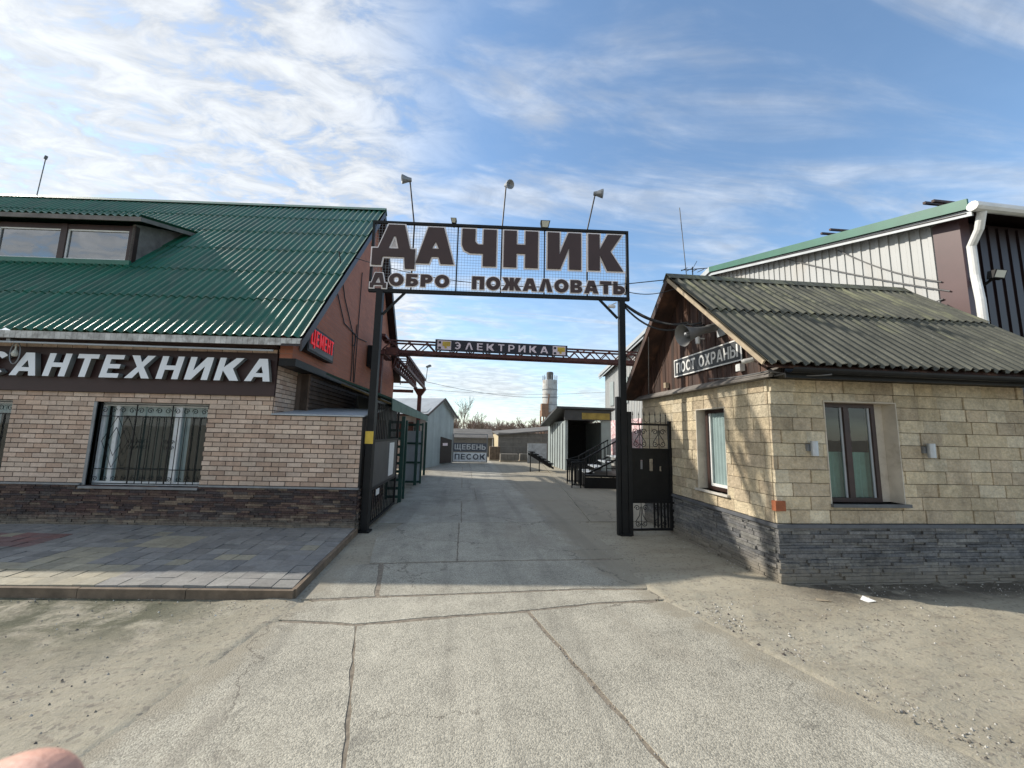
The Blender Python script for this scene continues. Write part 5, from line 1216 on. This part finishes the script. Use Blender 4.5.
def ladder(x, y, w_, label, fill=None, n=7):
    t_ = thing('trellis_panel', label, 'panel', (x, y, 0), 'green framed display panels')
    for xx in (x, x + w_ - .05): m = MB(); m.box((xx, y, 0), (xx + .05, y + .05, 1.85)); m.build('side_rail', K['green_metal'], t_)
    for i in range(n): m = MB(); z = .06 + 1.74 * i / (n - 1); m.box((x + .05, y + .005, z - .03), (x + w_ - .05, y + .04, z + .03)); m.build('rung', K['green_metal'], t_)
    if fill: m = MB(); m.box((x + .05, y + .042, .05), (x + w_ - .05, y + .05, 1.6)); m.build('fill_sheet', fill, t_)
ladder(-1.76, 9.55, .44, 'dark green ladder trellis nearest the open left gate leaf', n=10)
ladder(-1.80, 12.3, .58, 'grey sheet panel in a green frame behind the ladder trellis', K['light_grey'], 4)
ladder(-2.15, 13.9, .5, 'dark narrow panel under the far end of the green canopy', K['gate_sheet'], 4)

# grey house
gh = thing('grey_house', 'small pale blue grey panel house with gable roof on the left of the yard', 'building', (-2.4, 19, 0))
A = Vector((-1.62, 17.4)); B = Vector((-.50, 20.6)); du = (B - A).normalized(); dv = Vector((-du.y, du.x)); Lg = (B - A).length
GHF = frame(A.x, A.y, (du.x, du.y), (dv.x, dv.y)); DP = 6.5; ze = 2.45; zr = 3.15
m = MB(GHF)
x = 0; 
while x < Lg - .01:
    x1 = min(x + .17, Lg); m.c = random.random(); f_ = lambda q: ze + (zr - ze) * (1 - abs(q - Lg / 2) / (Lg / 2))
    m.hexa([(x, 0, 0), (x1, 0, 0), (x1, .05, 0), (x, .05, 0)], [(x, 0, f_(x)), (x1, 0, f_(x1)), (x1, .05, f_(x1)), (x, .05, f_(x))]); x = x1
y = .05
while y < DP: y1 = min(y + .17, DP); m.c = random.random(); m.box((0, y, 0), (.05, y1, ze)); m.box((Lg - .05, y, 0), (Lg, y1, ze)); y = y1
m.build('wall', K['bluegrey'], gh)
m = MB(GHF); m.slab([(-.2, -.15, ze - .12), (-.2, DP, ze - .12), (Lg / 2, DP, zr + .06), (Lg / 2, -.15, zr + .06)][::-1], .04); m.slab([(Lg / 2, -.15, zr + .06), (Lg / 2, DP, zr + .06), (Lg + .2, DP, ze - .12), (Lg + .2, -.15, ze - .12)][::-1], .04); ro = m.build('roof', K['light_grey'], gh)
m = MB(GHF); m.bar((-.22, -.17, ze - .15), (Lg / 2, -.17, zr + .03), .03, .09); m.bar((Lg / 2, -.17, zr + .03), (Lg + .22, -.17, ze - .15), .03, .09); m.bar((-.22, -.15, ze - .15), (-.22, DP, ze - .15), .03, .09); m.build('roof_trim', K['wood_frame'], ro)
m = MB(GHF); m.box((-.04, .7, 0), (-.003, 1.8, 1.15)); m.build('display_shelf', K['fascia'], gh); m = MB(GHF); m.box((-.04, .6, 1.3), (-.003, 2.3, 2.0)); m.build('window', K['wood_frame'], gh)

# ЩЕБЕНЬ ПЕСОК gate
sgt = thing('yard_gate', 'pale mesh gate carrying the boards ЩЕБЕНЬ and ПЕСОК at the end of the road', 'gate', (.4, 20.5, 0))
YF = frame(-.50, 20.5, (1, .0), (0, 1))
m = MB(YF); m.box((0, 0, .04), (.05, .04, 1.50)); m.box((1.76, 0, .04), (1.81, .04, 1.52)); m.box((.05, 0, .04), (1.76, .04, .09)); m.box((.05, 0, 1.48), (1.76, .04, 1.52)); m.build('gate_frame', K['grey_metal'], sgt)
m = MB(YF)
for i in range(1, 24): x = .05 + 1.71 * i / 24; m.box((x - .004, .018, .09), (x + .004, .024, 1.48))
for i in range(1, 10): z = 1.08 + .04 * i; m.box((.05, .012, z - .003), (1.76, .017, z + .003))
m.build('gate_mesh', K['grey_metal'], sgt)
m = MB(YF); m.box((.05, -.02, .60), (1.76, -.0, 1.04)); b1 = m.build('sign_board', mat('slate_grey_board', (.10, .11, .13), .5), sgt)
lettering('ЩЕБЕНЬ', YF, .10, 1.72, .70, .27, -.03, .008, K['white'], sgt, s=.19, t=.17, gap=.16, one='sign_text')
m = MB(YF); m.box((.05, -.02, .10), (1.76, -.0, .55)); b2 = m.build('sign_board', mat('pale_grey_board', (.78, .80, .82), .5), sgt)
lettering('ПЕСОК', YF, .12, 1.70, .19, .28, -.03, .008, mat('dark_text', (.07, .08, .10), .5), sgt, s=.19, t=.17, gap=.22, one='sign_text')
t_ = thing('red_gate', 'small dark red metal gate beside the grey house', 'gate', (-.8, 19.2, 0))
m = MB(); m.hexa([(-1.05, 19.0, .08), (-.53, 19.6, .08), (-.55, 19.62, .08), (-1.07, 19.02, .08)], [(-1.05, 19.0, 1.36), (-.53, 19.6, 1.20), (-.55, 19.62, 1.20), (-1.07, 19.02, 1.36)]); m.build('gate_sheet', K['maroon'], t_)
m = MB(); m.hexa([(-.92, 19.12, .92), (-.70, 19.37, .92), (-.71, 19.38, .92), (-.93, 19.13, .92)], [(-.92, 19.12, 1.05), (-.70, 19.37, 1.05), (-.71, 19.38, 1.05), (-.93, 19.13, 1.05)]); 
m.v = [(a - .02, b - .02, c) for a, b, c in m.v]; m.build('gate_plate', K['pink_letter'], t_)

# long block wall with sloped roof, block sheds behind
lw = thing('long_shed', 'long grey concrete block shed with shallow sloping roof at the yard end', 'shed', (4.2, 23.5, 0))
m = MB(); rz = random.Random(2)
for r in range(6):
    x = 2.1
    while x < 6.3:
        zt1 = 1.12 + (x - 2.1) * .19; m.c = rz.random()
        if .2 * r < zt1 + .5: m.box((x, 23, .27 * r), (x + .88, 23.15, .27 * r + .262))
        x += .89
m.build('block_wall', K['concrete_wall'], lw)
m = MB(); m.slab([(2.0, 22.8, 1.52), (6.6, 22.8, 1.98), (6.6, 27, 2.2), (2.0, 27, 1.72)], .07); m.build('roof', K['slate_roof'], lw)
m = MB(); m.box((2.1, 23.15, 0), (2.25, 27, 1.5)); m.build('end_wall', mat('pale_yellow_wall', (.50, .42, .27), .8, 0, .15, 2), lw)
bs_ = thing('brown_shed', 'low brown block shed behind the ЩЕБЕНЬ gate', 'shed', (.5, 27, 0))
m = MB(); m.box((-1.6, 26.5, 0), (2.0, 29, 1.25)); m.build('wall', K['concrete_wall'], bs_); m = MB(); m.slab([(-1.7, 26.2, 1.25), (2.1, 26.2, 1.25), (2.1, 29.2, 1.85), (-1.7, 29.2, 1.85)], .06); m.build('roof', K['slate_roof'], bs_)
# pallets of blocks
for i, (x, y, w_, h_) in enumerate(((2.1, 21.6, .9, .36), (3.25, 21.9, 1.0, .42), (1.55, 22.4, .5, .8), (3.6, 20.8, .7, .3))):
    t_ = thing('block_stack', ('low pale stack of blocks right of the ЩЕБЕНЬ gate', 'wider stack of blocks before the long shed wall', 'tall narrow stack of brown blocks behind the gate frame', 'small low stack of blocks nearest the workshop')[i], 'block stack', (x + w_ / 2, y, 0), 'stacks of blocks in the yard')
    m = MB(); m.box((x, y, 0), (x + w_, y + .5, .08)); m.build('pallet', K['light_wood'], t_)
    m = MB(); z = .082
    while z < h_:
        xx = x + .02
        while xx < x + w_ - .05: m.c = random.random(); m.box((xx, y + .01 + random.uniform(0, .02), z), (xx + .19, y + .48, z + .088)); xx += .2
        z += .09
    m.build('blocks', K['concrete_wall'] if i != 2 else K['curb'], t_)

# workshop with dark opening
wk = thing('workshop', 'grey metal workshop with wide dark opening and yellow sign strip under its roof', 'building', (5.5, 18, 0))
m = MB(); m.box((4.56, 17.0, 0), (4.68, 17.1, 2.24)); m.box((6.25, 17.0, 0), (6.7, 17.1, 2.24)); m.box((4.56, 17.1, 0), (4.66, 20.5, 2.2)); m.box((6.6, 17.1, 0), (6.7, 20.5, 2.2)); m.box((4.66, 20.4, 0), (6.6, 20.5, 2.2)); m.build('wall', K['bluegrey'], wk)
m = MB(); 
for i in range(6): m.box((4.535, 17.4 + i * .5, 0), (4.558, 17.44 + i * .5, 2.1))
m.build('wall_ribs', K['gate_sheet'], wk)
m = MB(); m.box((4.50, 16.9, 2.245), (6.7, 17.0, 2.70)); fo = m.build('fascia', K['gate_sheet'], wk)
m = MB(); m.box((5.3, 16.88, 2.29), (6.6, 16.897, 2.58)); m.build('yellow_strip', mat('ochre_strip', (.34, .24, .05), .6, 0, .3, 5), fo)
m = MB(); m.slab([(4.1, 16.75, 2.84), (6.8, 16.75, 2.82), (6.8, 20.8, 2.2), (4.0, 20.0, 2.06)], .09); m.build('roof', K['gate_sheet'], wk)
m = MB(); m.face([(4.66, 20.39, 0), (6.6, 20.39, 0), (6.6, 20.39, 2.2), (4.66, 20.39, 2.2)]); m.face([(4.661, 17.1, 0), (4.661, 20.39, 0), (4.661, 20.39, 2.2), (4.661, 17.1, 2.2)]); m.build('interior', K['room'], wk)

# display deck with stairs
dk = thing('stair_deck', 'black metal display stairs and railed deck right of the road behind the gate post', 'stairs', (4.1, 11.8, 0))
DF = frame(3.45, 11.5, (.97, -.12), (.12, .97))
m = MB(DF); m.box((0.25, 0, .34), (1.9, 1.6, .40)); m.build('platform', K['black_metal'], dk)
m = MB(DF); m.box((.25, -.02, .0), (1.9, .0, .335)); m.box((.25, .0, .0), (.27, 1.6, .335)); m.build('skirt', K['black_metal'], dk)
for i in range(4):
    m = MB(DF); m.box((.30 + i * .33, .35, .42 + i * .16), (.62 + i * .33, 1.5, .45 + i * .16)); m.build('tread', K['light_grey'], dk)
m = MB(DF)
for y in (.32, 1.5):
    m.bar((-.12, y, .74), (.3, y, .86), .03); m.bar((.3, y, .86), (1.35, y, 1.44), .04); m.bar((.3, y, .36), (1.4, y, .90), .05)
    for i in range(9): x = .33 + i * .125; m.box((x - .01, y - .01, .42 + (x - .3) * .47), (x + .01, y + .01, .88 + (x - .3) * .54))
m.build('handrail', K['black_metal'], dk)
for y in (.0, 1.0):
    m = MB(DF)
    for x in (-.15, .12, .25): m.box((x - .015, y, 0), (x + .015, y + .03, .78 + (.1 if x > .2 else 0)))
    m.bar((-.15, y + .015, .10), (.25, y + .015, .10), .03)
    for i in range(7): m.box((-.14 + i * .055, y + .005, .08), (-.115 + i * .055, y + .025, .74))
    m.bar((-.17, y + .015, .74), (.25, y + .015, .79), .04); m.build('railing', K['black_metal'], dk)
m = MB(DF)
for x in (.9, 1.3, 1.7): m.box((x, -.03, .40), (x + .03, 0, .85))
m.box((.9, -.032, .83), (1.73, .002, .86)); m.box((.9, -.032, .60), (1.73, .002, .62)); m.build('railing', K['black_metal'], dk)
for x in (.9, 1.3, 1.7): m = MB(DF); m.box((x, .7, 0), (x + .03, .73, .34)); m.build('leg', K['black_metal'], dk)
m = MB(); m.box((4.35, 10.35, .08), (4.55, 10.6, .22)); m.box((4.33, 10.33, .0), (4.57, 10.62, .04)); m.box((4.36, 10.4, .04), (4.54, 10.55, .08)); tag(recentre(m.build('cream_box', K['light_wood'])), 'small cream coloured box on the ground by the stair deck', 'box')
t_ = thing('display_table', 'pale low table of small goods right of the gate post', 'table', (4.9, 10.5, 0)); m = MB(); m.box((4.62, 10.3, .34), (5.3, 10.8, .37)); m.build('table_top', K['light_grey'], t_)
for x in (4.66, 5.24):
    for y in (10.34, 10.74): m = MB(); m.box((x, y, 0), (x + .03, y + .03, .34)); m.build('leg', K['grey_metal'], t_)
# rack with diagonal stock near the workshop
rk = thing('stair_sample', 'dark metal sample stairs with white panel standing before the workshop', 'stairs', (3.3, 16.2, 0))
for yy in (16.2, 16.8): m = MB(); m.bar((2.85, yy, .74), (3.85, yy, .16), .05, .08); m.build('stringer', K['black_metal'], rk)
for i in range(6): m = MB(); x = 2.88 + i * .16; m.box((x - .02, 16.18, .80 - i * .095), (x + .17, 16.82, .84 - i * .095)); m.box((x + .06, 16.2, .70 - i * .095), (x + .09, 16.8, .80 - i * .095)); m.build('tread', K['black_metal'], rk)
for x in (2.84, 3.22): m = MB(); m.box((x, 16.2, 0), (x + .035, 16.24, .80 if x < 3 else .58)); m.build('leg', K['black_metal'], rk)
m = MB(); m.box((2.86, 17.0, .30), (3.72, 17.03, 1.17)); m.build('back_panel', mat('white_back_panel', (.50, .52, .52), .5), rk)

# silo
si = thing('cement_silo', 'tall weathered grey cement silo with orange frame base far beyond the yard', 'silo', (10.2, 45, 0))
m = MB(); m.lathe((10.15, 45, 0), (0, 0, 1), [(3.2, .35), (4.2, .88), (7.95, .88), (8.0, .84), (8.0, .0)], 24); m.build('silo_shell', K['silo'], si)
m = MB()
for z in (5.0, 5.85, 6.8): m.lathe((10.15, 45, 0), (0, 0, 1), [(z, .885), (z, .92), (z + .09, .92), (z + .09, .885)], 24)
m.build('silo_band', K['grey_metal'], si)
m = MB(); m.lathe((10.15, 45, 0), (0, 0, 1), [(8.0, .40), (8.9, .42), (9.0, .35), (9.0, .0)], 14); m.build('top_filter', K['slate_roof'], si)
m = MB()
for i in range(12): a = i * pi / 6; m.tube([(10.15 + .86 * cos(a), 45 + .86 * sin(a), 8.0), (10.15 + .86 * cos(a), 45 + .86 * sin(a), 8.55)], .04, 4)
m.build('top_rail', K['grey_metal'], si)
m = MB()
for dx in (-.9, .9):
    for dy in (-.9, .9): m.bar((10.15 + dx, 45 + dy, 0), (10.15 + dx, 45 + dy, 4.4), .16)
    for z in (1.2, 2.6, 4.0): m.bar((10.15 - .9, 45 + dx, z), (10.15 + .9, 45 + dx, z + .0), .12); m.bar((10.15 - .9, 45 + dx, z - 1), (10.15 + .9, 45 + dx, z), .09)
m.build('support_frame', K['orange'], si)
m = MB(); m.bar((9.2, 44.2, 1.0), (9.9, 44.2, 6.2), .14); m.box((9.0, 44, 3.6), (9.8, 44.8, 5.1)); m.build('conveyor', K['orange'], si)

# far wires
cable_thing('power_line', 'lower of the two long wires crossing the sky above the yard', [((-6, 30, 5.0), (14, 33, 5.6), .5)], .012, K['cable_grey'], group='long wires over the yard')
cable_thing('power_line', 'upper long wire crossing the sky from the crane column to the workshop', [((-2.2, 22.2, 4.4), (9, 36, 5.2), .4)], .012, K['cable_grey'], group='long wires over the yard')

# trees
def bare_tree(mb, base, h, rnd, lv=4, r=None, n=5):
    def br(p, d, ln, rad, lvl):
        q = p + d * ln; mid = (p + q) / 2 + Vector((rnd.uniform(-1, 1), rnd.uniform(-1, 1), 0)) * ln * .05
        mb.tube([tuple(p), tuple(mid), tuple(q)], rad, n if lvl > 2 else 3, False, rad * .6)
        if lvl == 0: return
        for k in range(3 if lvl > 1 else 4):
            t = rnd.uniform(.35, 1.0); s_ = p.lerp(q, t)
            dd = (d + Vector((rnd.uniform(-1, 1), rnd.uniform(-1, 1), rnd.uniform(-.1, .6))) * .75).normalized()
            br(s_, dd, ln * rnd.uniform(.5, .72), rad * .55, lvl - 1)
        br(q, (d + Vector((rnd.uniform(-.3, .3), rnd.uniform(-.3, .3), .1))).normalized(), ln * .65, rad * .6, lvl - 1)
    br(Vector(base), Vector((rnd.uniform(-.06, .06), 0, 1)).normalized(), h * .36, r or h * .018, lv)
rt_ = random.Random(8)
for i, (x, y, h) in enumerate(((.1, 44, 6.2), (2.1, 46, 4.6), (-2.0, 48, 4.6))):
    t_ = thing('bare_tree', ('tallest bare winter tree above the brown shed', 'lower bare winter tree right of the tallest one', 'bare winter tree partly behind the grey house')[i], 'tree', (x, y, 0), 'bare trees beyond the yard')
    m = MB(); bare_tree(m, (x, y, 0), h, rt_, 5, .07, 5)
    m.build('branches', K['bark'], t_); m = MB(); m.tube([(x, y, 0), (x, y, h * .36)], .10, 7, r1=.07); m.build('trunk', K['bark'], t_)
m = MB(); protos = []
rf_ = random.Random(12)
for k in range(5):
    q = MB(); bare_tree(q, (0, 0, 0), 7.5, rf_, 4, .22, 3); protos.append(q)
vs, fs_ = [], []
for i in range(1100):
    q = rf_.choice(protos); x = rf_.uniform(-120, 190); y = rf_.uniform(80, 150) ; s_ = rf_.uniform(.55, 1.0); a = rf_.uniform(0, 6.28); b0 = len(vs)
    vs += [(x + s_ * (p[0] * cos(a) - p[1] * sin(a)), y + s_ * (p[0] * sin(a) + p[1] * cos(a)), s_ * p[2] * .9) for p in q.v]
    fs_ += [tuple(b0 + j for j in f) for f in q.f]
me = bpy.data.meshes.new('far_wood'); me.from_pydata(vs, [], fs_); me.update(); me.materials.append(K['wood_far'])
fw_ = bpy.data.objects.new('far_wood', me); C.objects.link(fw_); fw_['kind'] = 'stuff'; tag(fw_, 'far off belt of brown leafless winter wood on the horizon', 'wood')
m = MB(); n = 90; pr = None
for i in range(n + 1):
    x = -900 + 2000 * i / n; h = 10 + 3 * sin(i * .31) + 2 * sin(i * .83 + 1)
    if pr:
        m.face([(pr[0], 700, 0), (x, 700, 0), (x, 900, h), (pr[0], 900, pr[1])], True); m.face([(pr[0], 900, pr[1]), (x, 900, h), (x, 1300, 0), (pr[0], 1300, 0)], True)
    pr = (x, h)
ho = m.build('hills', mat('far_hill', (.11, .10, .09), .95, 0, .2, .01)); ho['kind'] = 'structure'

# ================================================================ LOOSE THINGS ON THE GROUND
m = MB(); rs = random.Random(31)
def chip(x, y, z, s_, c):
    m.c = c; pts = []
    for k in range(6):
        a = k * pi / 3 + rs.uniform(-.3, .3); pts.append((x + cos(a) * s_ * rs.uniform(.7, 1.1), y + sin(a) * s_ * rs.uniform(.6, 1.0)))
    h = s_ * rs.uniform(.5, 1.0); top = (x + rs.uniform(-.2, .2) * s_, y, z + h)
    for k in range(6):
        a, b = pts[k], pts[(k + 1) % 6]; m.face([(a[0], a[1], z - .003), (b[0], b[1], z - .003), top])
cc = [(.30, .27, .22), (.20, .18, .15), (.42, .39, .34), (.12, .105, .09), (.55, .53, .48)]
for i in range(3000):
    if i % 3 == 0: x, y = rs.uniform(-4.8, -1.6), rs.uniform(1.6, 4.0)
    elif i % 3 == 1: x = rs.uniform(2.1, 6.2); y = rs.uniform(1.6, 3.9)
    else:
        t = rs.random(); x = 2.62 - .6 * t + rs.gauss(.16, .22); y = 1.85 + 1.9 * t
    lim = -1.86 + (y - 2) * .17
    if -2.3 < x and x < 2.05 + (3.8 - y) * .33 and x > lim: continue
    chip(x, y, .014, min(.014, abs(rs.gauss(.003, .0035)) + .0022), rs.choice(cc))
for i in range(500): x = rs.uniform(-1.4, 2.0); y = rs.uniform(2.0, 6.4); chip(x, y, .012, rs.uniform(.002, .004), rs.choice(cc))
def flake(x, y, z, s_, c):
    m.c = c; a = rs.uniform(0, 6.28); q = [(x + s_ * k * cos(a + t), y + s_ * k * sin(a + t), z + rs.uniform(0, .5) * s_) for t, k in ((0, 1), (1.3, .5), (3.1, 1), (4.6, .5))]
    m.face([q[0], q[1], q[2]]); m.face([q[0], q[2], q[3]])
lc = [(.10, .07, .045), (.16, .11, .07), (.07, .055, .04), (.24, .18, .11), (.12, .12, .06)]
for i in range(900):
    r_ = rs.random()
    if r_ < .40: x = rs.uniform(3.7, 7.2); y = 4.02 - .035 * (x - 3.56) - abs(rs.gauss(0, .16))
    elif r_ < .75: x = rs.uniform(-6.0, -1.55); y = 4.03 - .095 * (x + 1.56) - abs(rs.gauss(0, .12))
    elif r_ < .9: x = 2.02 + rs.gauss(.1, .12); y = rs.uniform(3.7, 6.2)
    else: x = 3.50 - abs(rs.gauss(0, .12)); y = rs.uniform(4.0, 6.2)
    if rs.random() < .6: flake(x, y, .018, rs.uniform(.004, .012), rs.choice(lc))
    else: chip(x, y, .010, rs.uniform(.003, .011), rs.choice(cc))
for i in range(260):      # grit drifted along the joints
    k = rs.random(); x, y = [(-.80 + .35 * rs.random(), 0), (0, 0)][0]; 
    if k < .5: x = rs.uniform(-1.3, 2.0); y = (4.05 if rs.random() < .5 else 5.03) + rs.gauss(0, .03)
    else: t = rs.random(); x = .62 + .42 * t + rs.gauss(0, .02); y = 3.62 - 1.65 * t
    chip(x, y, .012, rs.uniform(.002, .006), rs.choice(cc))
o = m.build('gravel', K['stone_chip']); o['kind'] = 'stuff'; tag(o, 'scattered small loose stones on the dusty ground', 'gravel')
m = MB(); m.c = (.06, .05, .045)
rs2 = rs
for (x, y, s_, lb_) in ((2.34, 2.95, .022, 'second dark pebble up the slab edge right of the road'), (2.42, 2.80, .030, 'largest dark pebble on the right edge of the concrete slab'), (2.50, 2.72, .016, 'dark pebble nearest the camera on the right slab edge'), (2.28, 3.15, .020, 'dark pebble furthest from the camera on the right slab edge')):
    t0 = MB(); m = t0; chip(x, y, .012, s_, (.07, .06, .055)); tag(recentre(m.build('dark_pebble', K['stone_chip'])), lb_, 'pebble', 'dark pebbles at the slab edge')
m = MB(); px0, py0 = 4.03, 3.58
q = [(px0, py0, .012), (px0 + .09, py0 - .02, .03), (px0 + .12, py0 + .05, .01), (px0 + .05, py0 + .08, .045), (px0 - .01, py0 + .06, .01)]
m.face([q[0], q[1], q[3]]); m.face([q[1], q[2], q[3]]); m.face([q[0], q[3], q[4]]); tag(recentre(m.build('paper_scrap', K['paper'])), 'crumpled white paper scrap on the ground in front of the hut', 'litter')
m = MB(); px0, py0 = 3.55, 3.66
m.face([(px0, py0, .012), (px0 + .13, py0 - .05, .02), (px0 + .15, py0 - .02, .012), (px0 + .03, py0 + .03, .025)]); tag(recentre(m.build('paper_scrap', K['light_wood'])), 'flat pale scrap on the darkened soil near the hut corner', 'litter')

# ================================================================ PHOTOGRAPHER'S FINGER (lower left corner of the view)
fg = bpy.data.meshes.new('finger'); camP = Vector((0, 0, 1.6))
def RAY(px, py, d): return camP + (fw + rr * ((px - 512) / F_PX) + uu * ((384 - py) / F_PX)) * d
tip = RAY(60, 792, .052); pth = [RAY(-700, 1500, .055), RAY(-420, 1180, .055), RAY(-170, 950, .054), RAY(-30, 838, .053), tip]
fg.from_pydata([tuple(p) for p in pth], [(i, i + 1) for i in range(len(pth) - 1)], []); fo = bpy.data.objects.new('person', fg); C.objects.link(fo)
sm = fo.modifiers.new('skin', 'SKIN'); sk = fg.skin_vertices[0].data if fg.skin_vertices else None
if sk is None:
    bpy.context.view_layer.objects.active = fo
if sk is not None:
    for i, v_ in enumerate(sk): rad = [.0105, .0100, .0096, .0090, .0070][i]; v_.radius = (rad, rad)
    sk[0].use_root = True
ss = fo.modifiers.new('sub', 'SUBSURF'); ss.levels = 2; ss.render_levels = 3
fg.materials.append(K['skin']); tag(fo, 'blurred pink fingertip of the photographer at the lower left corner', 'person')
